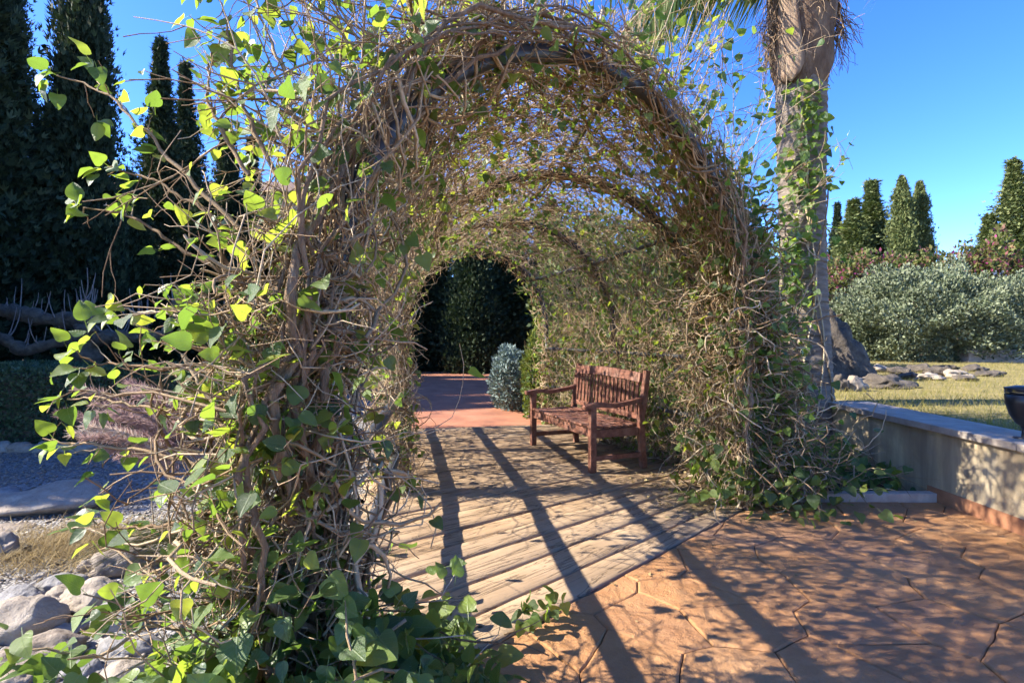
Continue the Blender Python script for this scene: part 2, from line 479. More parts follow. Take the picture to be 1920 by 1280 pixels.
M['hill'] = plain('far_hill', [(0.3, (0.20, 0.19, 0.21)), (0.7, (0.30, 0.28, 0.30))], 0.01, 1.0, 0)
M['green'] = plain('green_plastic', [(0.3, (0.0, 0.16, 0.11)), (0.7, (0.0, 0.22, 0.15))], 9, 0.4, 0)

# gravel material
m, nt, b, out = new_mat('gravel')
v = coords(nt, 'Object')
vo = nt.nodes.new('ShaderNodeTexVoronoi'); vo.inputs['Scale'].default_value = 48
nt.links.new(v, vo.inputs['Vector'])
c = ramp(nt, vo.outputs['Color'], [(0.1, (0.10, 0.09, 0.08)), (0.5, (0.20, 0.185, 0.165)), (0.9, (0.34, 0.32, 0.29))])
c = mixc(nt, ramp(nt, noise_n(nt, 1.2, 4, 0.6, v), [(0.5, (0, 0, 0)), (0.7, (0.5, 0.5, 0.5))]), c, (0.12, 0.09, 0.055))
nt.links.new(c, b.inputs['Base Color'])
b.inputs['Roughness'].default_value = 0.9
bump(nt, b, math_n(nt, 'SUBTRACT', 1.0, vo.outputs['Distance']), 1.0, 0.02)
M['gravel'] = m


# ------------------------------------------------------------------ leaf templates and scatter
def leaf_template(kind, rows=7):
    """local x width, y length (tip at +y), z normal; unit length"""
    if kind == 0:      # heart
        e = [(0.02, 0.0), (0.30, -0.10), (0.45, 0.10), (0.44, 0.34), (0.31, 0.60), (0.13, 0.84), (0.0, 1.0)]
    elif kind == 1:    # ovate
        e = [(0.02, 0.0), (0.22, 0.02), (0.34, 0.18), (0.36, 0.40), (0.27, 0.64), (0.12, 0.85), (0.0, 1.0)]
    elif kind == 2:    # three-lobed ivy
        e = [(0.02, 0.0), (0.28, -0.09), (0.50, 0.12), (0.40, 0.33), (0.30, 0.52), (0.14, 0.78), (0.0, 1.0)]
    else:              # broad
        e = [(0.02, 0.0), (0.34, -0.06), (0.50, 0.16), (0.45, 0.42), (0.30, 0.66), (0.14, 0.86), (0.0, 0.97)]
    e = np.array(e)
    K = 11
    tt = np.linspace(0, 6, K)
    # smooth the outline: quadratic B-spline-like resample
    ex = np.interp(tt, np.arange(7), e[:, 0]); ey = np.interp(tt, np.arange(7), e[:, 1])
    for _ in range(1):
        ex[1:-1] = 0.5 * ex[1:-1] + 0.25 * (ex[:-2] + ex[2:]) + 0.012
        ey[1:-1] = 0.5 * ey[1:-1] + 0.25 * (ey[:-2] + ey[2:])
    ym = np.linspace(0, 1, K) ** 1.1
    ym[-1] = e[-1, 1]
    fold, curl = [0.18, 0.30, 0.12, 0.22][kind], [0.22, 0.30, 0.16, 0.35][kind]
    V, Fq = [], []
    def zc(x, y):
        return fold * abs(x) * 1.2 - curl * max(y, 0) ** 2 * 0.6 + 0.05 * math.sin(8 * y + kind * 1.3) * abs(x) * 2
    for k in range(K):
        V.append((0, ym[k], zc(0, ym[k])))
    for s in (1, -1):
        for k in range(K):
            V.append((s * ex[k], ey[k], zc(ex[k], ey[k])))
    for k in range(K - 1):
        Fq.append((k, K + k, K + 1 + k, k + 1))
        Fq.append((k, k + 1, 2 * K + 1 + k, 2 * K + k))
    # petiole
    n = len(V)
    V += [(-0.015, 0.02, 0), (0.015, 0.02, 0), (0.012, -0.42, -0.05), (-0.012, -0.42, -0.05)]
    Fq.append((n, n + 1, n + 2, n + 3))
    return np.array(V, dtype=float), np.array(Fq)


LT = [leaf_template(k) for k in range(4)]


def basis(tip, nor):
    """rotation matrices (n,3,3) with columns x, y=tip, z=normal"""
    y = nrm(tip)
    z = nrm(nor - (nor * y).sum(-1, keepdims=True) * y)
    x = np.cross(y, z)
    return np.stack([x, y, z], axis=-1)


def scatter(tV, tF, P, B, S):
    n = len(P)
    V = np.einsum('nij,vj->nvi', B, tV) * np.asarray(S).reshape(n, 1, 1) + P[:, None, :]
    Fc = tF[None, :, :] + (np.arange(n) * len(tV))[:, None, None]
    return V.reshape(-1, 3), Fc.reshape(-1, tF.shape[1])


def leaves_mesh(name, P, B, S, kinds, rnd):
    Vs, Fs, Rs, Ns, off = [], [], [], [], 0
    for k in range(4):
        i = np.where(kinds == k)[0]
        if not len(i): continue
        tV, tF = LT[k]
        V, Fc = scatter(tV, tF, P[i], B[i], S[i])
        Vs.append(V); Fs.append(Fc + off); Rs.append(np.repeat(rnd[i], len(tV))); Ns.append(np.tile(tV, (len(i), 1))); off += len(V)
    return mesh_np(name, np.concatenate(Vs), [np.concatenate(Fs)], np.concatenate(Rs), np.concatenate(Ns))


LEAF_ME = {}
def leaf_objs(name, P, B, S, kinds, mat, parent, limit=300):
    """the leaves that show largest as single parts, the rest as one part"""
    d = np.maximum(P[:, 1], 0.3)
    px = 960 + F * P[:, 0] / d
    py = HOR - F * (P[:, 2] - CAMZ) / d
    seen = (px > -20) & (px < 1940) & (py > -20) & (py < 1300)
    big = np.where(seen, S / d, 0)
    order = np.argsort(-big)
    single = order[:limit]
    single = single[big[single] > 0]
    rest = np.setdiff1d(np.arange(len(P)), single)
    for i in single:
        k = int(kinds[i])
        key = (k, mat.name)
        if key not in LEAF_ME:
            me = mesh_np('leaf', LT[k][0], [LT[k][1]], np.zeros(len(LT[k][0])), LT[k][0])
            me.materials.append(mat)
            me.polygons.foreach_set('use_smooth', np.ones(len(me.polygons), dtype=bool))
            LEAF_ME[key] = me
        o = bpy.data.objects.new('leaf', LEAF_ME[key])
        COL.objects.link(o)
        m4 = Matrix.Identity(4)
        for a in range(3):
            for c_ in range(3):
                m4[a][c_] = float(B[i, a, c_] * S[i])
            m4[a][3] = float(P[i, a])
        o.parent = parent
        o.matrix_basis = Matrix.Translation(-parent.location) @ m4
    if len(rest):
        o = link(name, leaves_mesh(name, P[rest], B[rest], S[rest], kinds[rest], R.random(len(rest))), mat, parent, smooth=True)
        o['kind'] = 'stuff'


def small_template(kind='leaf'):
    if kind == 'leaf':
        V = np.array([(0, 0, 0), (0.28, 0.45, 0.06), (0, 1, -0.05), (-0.28, 0.45, 0.06)], float)
        return V, np.array([(0, 1, 2, 3)])
    if kind == 'spray':   # three narrow fingers
        V, Fq = [], []
        for a in (-0.55, 0.0, 0.5):
            c_, s_ = math.cos(a), math.sin(a)
            l = 1.0 if a == 0 else 0.75
            n = len(V)
            for (x, y, z) in ((0, 0, 0), (0.10, 0.4, 0.05), (0, 1, 0.0), (-0.10, 0.4, 0.05)):
                V.append((x * c_ + y * l * s_, -x * s_ + y * l * c_, z))
            Fq.append((n, n + 1, n + 2, n + 3))
        return np.array(V), np.array(Fq)
    if kind == 'blade':
        V = np.array([(-0.022, 0, 0), (0.022, 0, 0), (0.016, 0.5, 0.05), (-0.016, 0.5, 0.05), (0.002, 1, 0.2), (-0.002, 1, 0.2)], float)
        return V, np.array([(0, 1, 2, 3), (3, 2, 4, 5)])


def foliage_obj(name, P, tip, nor, S, mat, parent=None, kind='leaf', stuff=False):
    tV, tF = small_template(kind)
    V, Fc = scatter(tV, tF, P, basis(tip, nor), S)
    o = link(name, mesh_np(name, V, [Fc], np.repeat(R.random(len(P)), len(tV))), mat, parent)
    if stuff: o['kind'] = 'stuff'
    return o


def sphere_dirs(n):
    v = R.normal(size=(n, 3))
    return nrm(v)


# ------------------------------------------------------------------ the setting: ground, paths, lawn, deck
def sheet(name, pts, z, mat, kind='structure', parent=None):
    V = [(p[0], p[1], z if len(p) < 3 else p[2]) for p in pts]
    me = bpy.data.meshes.new(name)
    me.from_pydata(V, [], [list(range(len(V)))])
    me.update()
    o = link(name, me, mat, parent)
    if kind: o['kind'] = kind
    return o


GZ = -0.07
sheet('ground', [(-3000, -300), (3000, -300), (3000, 3000), (-3000, 3000)], GZ - 0.02, M['ground'])

# gravel: gently uneven sheet
def grid_sheet(name, x0, x1, y0, y1, nx, ny, zf, mat, inside=None):
    xs, ys = np.linspace(x0, x1, nx), np.linspace(y0, y1, ny)
    X, Y = np.meshgrid(xs, ys)
    Z = zf(X, Y)
    V = np.stack([X.ravel(), Y.ravel(), Z.ravel()], 1)
    i = np.arange(nx * ny).reshape(ny, nx)
    q = np.stack([i[:-1, :-1], i[:-1, 1:], i[1:, 1:], i[1:, :-1]], -1).reshape(-1, 4)
    if inside is not None:
        ctr = V[q].mean(1)
        q = q[inside(ctr[:, 0], ctr[:, 1])]
    o = link(name, mesh_np(name, V, [q]), mat, smooth=True)
    o['kind'] = 'structure'
    return o


def wav(X, Y, a=0.03, s=1.0):
    return a * (np.sin(X * 1.7 * s + 0.6) * np.cos(Y * 1.3 * s) + 0.5 * np.sin(X * 3.9 * s + Y * 2.7 * s))

grid_sheet('gravel_ground', -16, -0.35, 0.2, 12, 120, 90, lambda X, Y: GZ + 0.025 + wav(X, Y, 0.012), M['gravel'],
           inside=lambda x, y: x < np.interp(y, [0, 1.7, 4.35, 7.4, 12], [-0.45, -0.72, -1.05, -1.6, -2.6]))

# front deck edge, wall lines
HOOPS = [  # left foot, right foot, height
    (np.array([-0.57, 1.77]), np.array([1.66, 4.00]), 2.57),
    (np.array([-0.90, 4.35]), np.array([1.62, 4.85]), 2.55),
    (np.array([-1.20, 5.90]), np.array([1.14, 6.30]), 2.47),
    (np.array([-1.50, 7.40]), np.array([0.48, 7.85]), 2.42),
]

# far path beyond the deck
path_l = [(-1.62, 7.15), (-2.15, 9.0), (-2.9, 11.5), (-3.6, 14.5), (-3.9, 18.5)]
path_r = [(0.62, 7.55), (0.15, 9.0), (-0.1, 10.5), (0.0, 12.5), (0.9, 15.5), (3.2, 18.5)]
sheet('path', path_l + path_r[::-1], -0.012, M['redpath'])

# ---- deck of old sleepers
deck = empty('deck', (0, 0, 0))
deck['kind'] = 'structure'
DL = np.array([(-0.98, 1.35), (-1.12, 4.25), (-1.42, 5.9), (-1.72, 7.25)])
DR = np.array([(2.03, 4.36), (1.85, 5.15), (1.35, 6.55), (0.72, 7.78)])
def along(poly, t):
    d = np.r_[0, np.cumsum(np.linalg.norm(np.diff(poly, axis=0), axis=1))]
    d /= d[-1]
    return np.array([np.interp(t, d, poly[:, 0]), np.interp(t, d, poly[:, 1])])
sheet('deck_bed', [tuple(p) for p in DL] + [tuple(p) for p in DR[::-1]], -0.05, M['soil'], kind=None, parent=deck)
NP = 18
tb = np.cumsum(0.75 + 0.5 * R.random(NP)); tb = np.r_[0, tb] / tb[-1]
for i in range(NP):
    a0, a1 = along(DL, tb[i]), along(DL, tb[i + 1])
    b0, b1 = along(DR, tb[i] ** 1.08), along(DR, tb[i + 1] ** 1.08)
    c0, c1 = (a0 + a1) / 2, (b0 + b1) / 2
    ex = (c1 - c0) / np.linalg.norm(c1 - c0)
    ey = np.array([-ex[1], ex[0]])
    L = np.linalg.norm(c1 - c0)
    n = 46
    gap = 0.004
    V = []
    zoff = R.normal() * 0.004
    sd = R.random() * 100
    for k in range(n + 1):
        t = k / n
        lo, hi = a0 * (1 - t) + b0 * t, a1 * (1 - t) + b1 * t
        yl, yh = (lo - c0) @ ey + gap, (hi - c0) @ ey - gap
        x = L * t
        wl = 0.006 * noise.noise((x * 3.1, sd, 0)) + 0.004 * noise.noise((x * 11, sd, 4))
        wh = 0.006 * noise.noise((x * 3.1, sd, 9)) + 0.004 * noise.noise((x * 11, sd, 6))
        yl += abs(wl); yh -= abs(wh)
        wm = (yh - yl)
        zz = lambda q: zoff + 0.006 * noise.noise((x * 1.7, q * 3, sd)) + 0.003 * noise.noise((x * 7, q * 14, sd))
        cols = [(yl, -0.045), (yl + 0.002, -0.010 + zz(0)), (yl + 0.012, -0.001 + zz(0)), (yl + wm * 0.33, 0.001 + zz(.33)), (yl + wm * 0.66, 0.001 + zz(.66)),
                (yh - 0.012, -0.001 + zz(1)), (yh - 0.002, -0.010 + zz(1)), (yh, -0.045)]
        V += [(x, y, z) for y, z in cols]
    m_ = 8
    Fq = [(k * m_ + j, (k + 1) * m_ + j, (k + 1) * m_ + j + 1, k * m_ + j + 1) for k in range(n) for j in range(m_ - 1)]
    me = mesh_np('plank', V, [np.array(Fq), np.array([list(range(m_)), [n * m_ + j for j in range(m_)][::-1]])])
    o = link('plank', me, M['timber'], deck, keep_world=False, smooth=True)
    o.location = (c0[0], c0[1], 0.004)
    o.rotation_euler = (0, 0, math.atan2(ex[1], ex[0]))

# ---- stamped patio, one slab per stone of the pattern
WALLX = 3.17
patio = empty('patio', (1.5, 2.5, 0))
patio['kind'] = 'structure'
E0, E1 = np.array([-2.2, 0.13]), np.array([2.05, 4.38])      # the deck's near edge
ED = (E1 - E0) / np.linalg.norm(E1 - E0)
EN = np.array([ED[1], -ED[0]])                                # towards the patio
def clip(poly, p, nn):
    out = []
    for i in range(len(poly)):
        a, b_ = poly[i], poly[(i + 1) % len(poly)]
        da, db = (a - p) @ nn, (b_ - p) @ nn
        if da >= 0: out.append(a)
        if (da >= 0) != (db >= 0):
            out.append(a + (b_ - a) * (da / (da - db)))
    return out
KY = 4.14
sheet('joint_bed', [(-2.2, 0.1), (-2.2, -1.5), (WALLX, -1.5), (WALLX, KY), (1.82, KY)], -0.014, M['grout'], kind=None, parent=patio)
seeds = []
for gx in np.arange(-2.0, 4.0, 0.41):
    for gy in np.arange(-0.3, 5.0, 0.33):
        seeds.append(np.array([gx + (0.22 if int(round(gy / 0.33)) % 2 else 0) + R.uniform(-.19, .19), gy + R.uniform(-.17, .17)]))
seeds = np.array(seeds)
def wob(p):
    return p + 0.022 * np.array([noise.noise((p[0] * 2.3, p[1] * 2.3, 3.1)), noise.noise((p[0] * 2.3, p[1] * 2.3, 8.7))]) + 0.006 * np.array([noise.noise((p[0] * 13, p[1] * 13, 1.1)), noise.noise((p[0] * 13, p[1] * 13, 5.7))])
import bmesh
for s in seeds:
    poly = [np.array(q) for q in ((-2.2, -1.0), (WALLX - 0.004, -1.0), (WALLX - 0.004, KY - 0.006), (-2.2, KY - 0.006))]
    poly = clip(poly, E0 + EN * 0.012, EN)
    near = seeds[np.argsort(((seeds - s) ** 2).sum(1))[1:22]]
    for q in near:
        mid = (s + q) / 2
        nn = (s - q) / np.linalg.norm(s - q)
        if not poly: break
        poly = clip(poly, mid + nn * 0.0024, nn)
    if len(poly) < 3: continue
    area = 0.5 * abs(sum(poly[i][0] * poly[(i + 1) % len(poly)][1] - poly[(i + 1) % len(poly)][0] * poly[i][1] for i in range(len(poly))))
    if area < 0.01: continue
    pts = []
    for i in range(len(poly)):
        a, b_ = poly[i], poly[(i + 1) % len(poly)]
        k = max(1, int(np.linalg.norm(b_ - a) / 0.05))
        for j in range(k):
            pts.append(wob(a + (b_ - a) * j / k))
    pts = np.array(pts)
    pts[:, 0] = np.minimum(pts[:, 0], WALLX - 0.003)
    ctr = pts.mean(0)
    inn = ctr + (pts - ctr) * (1 - 0.009 / np.maximum(np.linalg.norm(pts - ctr, axis=1, keepdims=True), 0.03))
    n = len(pts)
    zt = R.normal() * 0.0012
    V = [(p[0], p[1], -0.0135) for p in pts] + [(p[0], p[1], -0.005 + zt) for p in pts] + [(p[0], p[1], zt) for p in inn]
    Fq = [(i, (i + 1) % n, n + (i + 1) % n, n + i) for i in range(n)] + [(n + i, n + (i + 1) % n, 2 * n + (i + 1) % n, 2 * n + i) for i in range(n)] + [tuple(range(2 * n, 3 * n))]
    me = bpy.data.meshes.new('flagstone')
    me.from_pydata(V, [], Fq); me.update()
    link('flagstone', me, M['patio'], patio)

# ---- planting bed behind the kerb
sheet('bed_soil', [(1.6, 4.2), (WALLX, 4.2), (WALLX, 9.0), (0.6, 9.0), (1.0, 7.6), (1.85, 5.15), (2.03, 4.36)], -0.03, M['soil'])
kb = link('kerb', box_mesh('kerb', 1.42, 0.085, 0.12, (2.456, 4.19, 0.0), 0.008), M['kerb'])
kb['kind'] = 'structure'

# ---- low rendered wall with coping
wl = empty('garden_wall', (WALLX, 2.0, 0), 'low ochre rendered garden wall with flat stone coping beside the orange patio', 'wall')
link('wall_face', box_mesh('wall_face', 0.30, 7.1, 0.62, (WALLX + 0.15, 2.05, 0.21), 0.006), M['wall'], wl)
link('skirting', box_mesh('skirting', 0.012, 5.7, 0.105, (WALLX - 0.004, 1.40, 0.046), 0.003), M['terracotta'], wl)
for k, y0 in enumerate(np.arange(-1.5, 5.6, 0.71)):
    y1 = min(y0 + 0.705, 5.6)
    o = link('coping_slab', box_mesh('coping_slab', 0.43, y1 - y0, 0.05, (WALLX + 0.175, (y0 + y1) / 2, 0.546 + R.normal() * 0.001), 0.006), M['coping'], wl)

# ---- raised lawn on the far side of the wall
def lawn_z(X, Y):
    return 0.53 + np.clip((Y - 9) * 0.012, 0, 0.25) + wav(X, Y, 0.012, 0.6)
grid_sheet('lawn', WALLX + 0.33, 60, -3, 45, 120, 110, lawn_z, M['lawnsoil'])
grid_sheet('bank', 0.8, WALLX + 0.36, 8.5, 45, 20, 60, lambda X, Y: -0.03 + np.clip((X - 1.4) * 0.33, 0, 0.59) + 0 * Y, M['lawnsoil'])

# lawn blades
n = 42000
X = WALLX + 0.42 + R.random(n) ** 1.4 * 9.5
Y = 3.0 + R.random(n) ** 1.3 * 9.5
k = (X / Y < 0.95) & (X / Y > 0.5)
X, Y = X[k], Y[k]
n = len(X)
P = np.stack([X, Y, lawn_z(X, Y) - 0.005], 1)
tip = np.stack([R.normal(size=n) * 0.6, R.normal(size=n) * 0.6, np.ones(n)], 1)
foliage_obj('grass', P, tip, np.stack([R.normal(size=n), R.normal(size=n), 0.3 * np.ones(n)], 1), 0.05 + 0.05 * R.random(n), M['grass'], kind='blade', stuff=True)
bpy.data.objects['grass']['label'] = 'short yellowing grass on the lawn above the low wall'

# far hill
hx = np.linspace(-300, 1400, 60)
hz = 235 * np.exp(-((hx - 470) / 190) ** 2) + 60 * np.exp(-((hx - 150) / 260) ** 2) + np.array([9 * noise.noise((x * 0.012, 2, 0)) for x in hx])
V = [(x, 1300, GZ - 3) for x in hx] + [(x, 1400 + 150 * noise.noise((x * .01, 0, 5)), max(z, 1)) for x, z in zip(hx, hz)] + [(x, 1900, GZ - 3) for x in hx]
q = [(r * 60 + i, r * 60 + i + 1, (r + 1) * 60 + i + 1, (r + 1) * 60 + i) for r in range(2) for i in range(59)]
hl = link('hill', mesh_np('hill', V, [np.array(q)]), M['hill'], smooth=True)
hl['kind'] = 'structure'


# ------------------------------------------------------------------ arbor
ZS = 1.30
def hoop_at(u):
    u = min(max(u, -0.3), 3.25)
    i = int(min(max(math.floor(u), 0), 2))
    f = u - i
    a, b_ = HOOPS[i], HOOPS[i + 1]
    return a[0] * (1 - f) + b_[0] * f, a[1] * (1 - f) + b_[1] * f, a[2] * (1 - f) + b_[2] * f


def surf(u, v, r=0.0):
    """u along the tunnel, v 0 (left foot) .. 1 (right foot), r outward offset in metres"""
    L, Rr, H = hoop_at(u)
    c = (L + Rr) / 2
    t = (Rr - L) / 2
    hw = np.linalg.norm(t)
    t = t / hw
    if v < 0.25:
        s, z, ns, nz = -hw, ZS * v / 0.25, -1, 0
    elif v > 0.75:
        s, z, ns, nz = hw, ZS * (1 - v) / 0.25, 1, 0
    else:
        th = math.pi * (1 - (v - 0.25) / 0.5)
        s, z, ns, nz = hw * math.cos(th), ZS + (H - ZS) * math.sin(th), math.cos(th), math.sin(th)
    s += r * ns
    return np.array([c[0] + t[0] * s, c[1] + t[1] * s, z + r * nz])


def surf_n(u, v):
    return nrm(surf(u, v, 0.1) - surf(u, v, 0.0))


arb = empty('garden_arbor', (0.4, 4.5, 0), 'dark steel arched arbor tunnel over the timber deck, overgrown with vines', 'arbor')
for u in range(4):
    pts = np.array([surf(u, v) for v in np.r_[np.linspace(0, .25, 5), np.linspace(.25, .75, 33)[1:], np.linspace(.75, 1, 5)[1:]]])
    pts[0, 2] = -0.03; pts[-1, 2] = -0.03
    w = [0.037, 0.040, 0.036, 0.036][u]
    tube_obj('hoop', [pts], [np.full(len(pts), w)], M['metal'], arb, sides=12)
for z in (0.30, 0.74, 1.24):
    pts = np.array([surf(u, z / ZS * 0.25, 0.0) for u in np.linspace(0, 3, 16)])
    tube_obj('rail', [pts], [np.full(16, 0.036)], M['metal'], arb, sides=8)
for v in (0.36, 0.5, 0.645, 0.8, 0.9):
    pts = np.array([surf(u, v, 0.0) for u in np.linspace(0, 3, 16)])
    tube_obj('purlin', [pts], [np.full(16, 0.02)], M['metal'], arb, sides=8)


# ------------------------------------------------------------------ vines
class Vine:
    def __init__(self):
        self.stems, self.srad = [], []
        self.tw, self.twr = [], []
        self.lp, self.lt, self.ln, self.ls = [], [], [], []

    def leaf(self, p, tip, nor, s):
        self.lp.append(p); self.lt.append(tip); self.ln.append(nor); self.ls.append(s)

    def build(self, root, mat, limit=300, thick='stem', fine='twigs', leafname='leaves', fine_sides=4, matstem=None):
        for p, r in zip(self.stems, self.srad):
            tube_obj(thick, [p], [r], matstem or M['bark'], root, sides=7)
        if self.tw:
            o = tube_obj(fine, self.tw, self.twr, M['twig'], root, sides=fine_sides)
            o['kind'] = 'stuff'
        if self.lp:
            P = np.array(self.lp); B = basis(np.array(self.lt), np.array(self.ln)); S = np.array(self.ls)
            leaf_objs(leafname, P, B, S, R.integers(0, 4, len(P)), mat, root, limit)


def rleaf(vn, p, n, s, droop=0.6, up=0.5, sunf=0.35):
    tip = n * 0.5 + R.normal(size=3) * 0.7 + np.array([0, 0, -droop])
    nor = n * 0.5 + R.normal(size=3) * 0.55 + np.array([0, 0, up]) + SUNV * sunf
    tip = nrm(tip)
    vn.leaf(p + tip * s * 0.42, tip, nor, s)


def smooth_path(p, jit):
    return p + np.r_[[np.zeros(3)], R.normal(size=(len(p) - 1, 3)) * jit]


def walk(u, v, r, du, dv, steps, step, rmin, rmax, wand=0.5):
    """random walk on the arbor surface"""
    pts = []
    au, av, ar = du, dv, 0.0
    for i in range(steps):
        pts.append(surf(u, v, r))
        au += R.normal() * wand * 0.5; av += R.normal() * wand * 0.5
        l = math.hypot(au, av) + 1e-6
        au, av = au / l, av / l
        ar = 0.7 * ar + R.normal() * 0.025
        u += au * step / 1.6
        v += av * step / 5.6
        r += ar
        if r < rmin: r, ar = rmin, abs(ar)
        if r > rmax: r, ar = rmax, -abs(ar)
        if v < 0.005: v, av = 0.005, abs(av)
        if v > 0.995: v, av = 0.995, -abs(av)
        if u < -0.12: u, au = -0.12, abs(au)
        if u > 3.15: u, au = 3.15, -abs(au)
    return np.array(pts), u, v


def shoot(vn, p, d, length, r0, leafy=0.5, lsize=0.075, branch=2, depth=0, bend=0.25, grav=0.0):
    n = max(4, int(length / 0.07))
    pts = [p.copy()]
    d = nrm(d)
    dd = d.copy()
    for i in range(n):
        dd = nrm(dd + R.normal(size=3) * bend * 0.5 + np.array([0, 0, grav]))
        pts.append(pts[-1] + dd * length / n)
    pts = np.array(pts)
    if pts[:, 1].min() < 1.35 and pts[:, 2].max() > 0.75: return
    if pts[:, 2].max() > 0.6 and (960 + F * pts[:, 0] / pts[:, 1]).min() < (120 if pts[0, 2] < 1.6 else 90): return
    vn.tw.append(pts); vn.twr.append(np.linspace(r0, max(r0 * 0.4, 0.0013), len(pts)))
    if depth < 2:
        for _ in range(branch):
            i = R.integers(1, n)
            bd = nrm(nrm(pts[i] - pts[i - 1]) + R.normal(size=3) * 0.65)
            shoot(vn, pts[i], bd, length * R.uniform(0.3, 0.6), r0 * 0.62, leafy, lsize, max(branch - 1, 0), depth + 1, bend, grav)
    for i in range(1, n + 1):
        if R.random() < leafy * (0.35 + 0.65 * i / n):
            rleaf(vn, pts[i], nrm(dd + np.array([0, 0, 0.2])), lsize * R.uniform(0.55, 1.2) * min(1.0, pts[i][1] / 1.9), droop=0.45)


# density of the tangle over (u, v)
def dens(u, v):
    z = surf(u, v)[2]
    if v < 0.25:                         # left side
        if u < 0.05: return 0.8
        if u < 0.16: return 0.8 if z > 1.15 else 0.12
        if u < 1.0: return 0.9 if z > 1.25 else 0.03
        return 0.6 if z > 1.0 else 0.55
    if v < 0.42: return 0.9 if u < 0.5 else 0.55
    if v < 0.55: return 0.7 if u < 1.2 else 0.55
    if v < 0.70: return (0.30 if u < 1.0 else 0.55)
    if v < 0.76: return 0.75
    return 1.0 if u > 0.25 else 0.8


left = Vine(); right = Vine(); roof = Vine()

# ---- main stems
for i in range(16):        # climbing round the near left post
    a = R.uniform(-0.9, 0.9)
    b0 = np.array([-0.57 + R.normal() * 0.16 - 0.10, 1.68 + R.normal() * 0.10, -0.03])
    pts = [b0]
    vend = R.uniform(0.16, 0.60)
    u = R.uniform(-0.10, 0.03)
    r = R.uniform(0.0, 0.20)
    nst = int(14 + vend * 46)
    ph, sw = R.uniform(0, 6), R.uniform(0.02, 0.07)
    for k in range(1, nst):
        v = vend * k / nst
        rr = r * (1 if v < 0.22 else 0.45) + sw * math.sin(ph + k * 0.55)
        q = surf(max(u + 0.05 * math.sin(ph * 2 + k * 0.4), -0.1), v, rr)
        blend = min(1, k / 9)
        q = q * blend + (b0 + np.array([0, 0, q[2]])) * (1 - blend)
        pts.append(q + R.normal(size=3) * 0.012)
    pts = np.array(pts)
    left.stems.append(pts); left.srad.append(np.linspace(R.uniform(0.006, 0.013) * (1.8 if i % 3 == 0 else 1), 0.004, len(pts)))
# the one thick old trunk and a second behind it
for (x0, y0, r0, top) in ((-0.54, 1.78, 0.075, 0.24), (-0.78, 1.74, 0.05, 0.30)):
    nst = 22
    pts = []
    for k in range(nst):
        t = k / (nst - 1)
        q = surf(0.03, 0.001 + top * t, 0.06 + 0.03 * math.sin(k * 0.7 + x0 * 9))
        b0 = np.array([x0, y0, q[2] - 0.04])
        pts.append(b0 * (1 - t) + q * t)
    left.stems.append(np.array(pts)); left.srad.append(r0 * (1 - 0.55 * np.linspace(0, 1, nst)) * (1 + 0.10 * np.sin(np.arange(nst) * 1.7)))
for i in range(26):        # right side stems
    u = R.uniform(-0.05, 2.9) if i > 9 else R.uniform(-0.08, 0.35)
    r = R.uniform(-0.05, 0.25)
    vend = R.uniform(0.10, 0.45)
    nst = int(10 + vend * 45)
    ph = R.uniform(0, 6)
    pts = np.array([surf(u + 0.06 * math.sin(ph + k * 0.5), 1 - vend * k / nst, r * (1 - 0.4 * k / nst) + 0.05 * math.sin(ph * 3 + k * 0.6)) + R.normal(size=3) * 0.012 for k in range(nst)])
    pts[0, 2] = -0.03
    right.stems.append(pts); right.srad.append(np.linspace(R.uniform(0.010, 0.024), 0.005, nst))
for i in range(10):        # lines along the crown of the arch
    p, _, _ = walk(R.uniform(0, 0.4), R.uniform(0.25, 0.75), 0.05, 1, R.normal() * 0.3, 34, 0.1, 0.0, 0.15, 0.25)
    roof.stems.append(p); roof.srad.append(np.linspace(R.uniform(0.008, 0.016), 0.005, len(p)))

# ---- runners wound round the near hoop and the posts
for i in range(420):
    hu = 0 if i < 170 else int(R.integers(1, 4))
    v0 = R.choice([R.uniform(0.0, 0.44), R.uniform(0.52, 0.98)], p=[0.4, 0.6]) if hu == 0 else R.uniform(0, 1)
    dv = R.uniform(0.05, 0.16) * R.choice([-1, 1])
    ph, tw_, rr = R.uniform(0, 6.3), R.uniform(3, 16) * R.choice([-1, 1]), R.uniform(0.042, 0.085) * (2.0 if R.random() < .35 else 1)
    n = 22
    pts = []
    for k in range(n):
        v = min(max(v0 + dv * k / n, 0.004), 0.996)
        a = ph + tw_ * k / n
        q = surf(hu + 0.03 * 0 + rr * math.sin(a) / 2.2, v, rr * math.cos(a))
        pts.append(q + R.normal(size=3) * 0.005)
    vn = left if v0 < 0.3 else (right if v0 > 0.66 else roof)
    r0 = R.uniform(0.003, 0.009)
    vn.tw.append(np.array(pts)); vn.twr.append(np.linspace(r0, r0 * 0.7, n))
    if R.random() < 0.6:
        rleaf(vn, pts[R.integers(2, n)], np.array([-0.2, -0.8, 0.3]), R.uniform(0.045, 0.075))

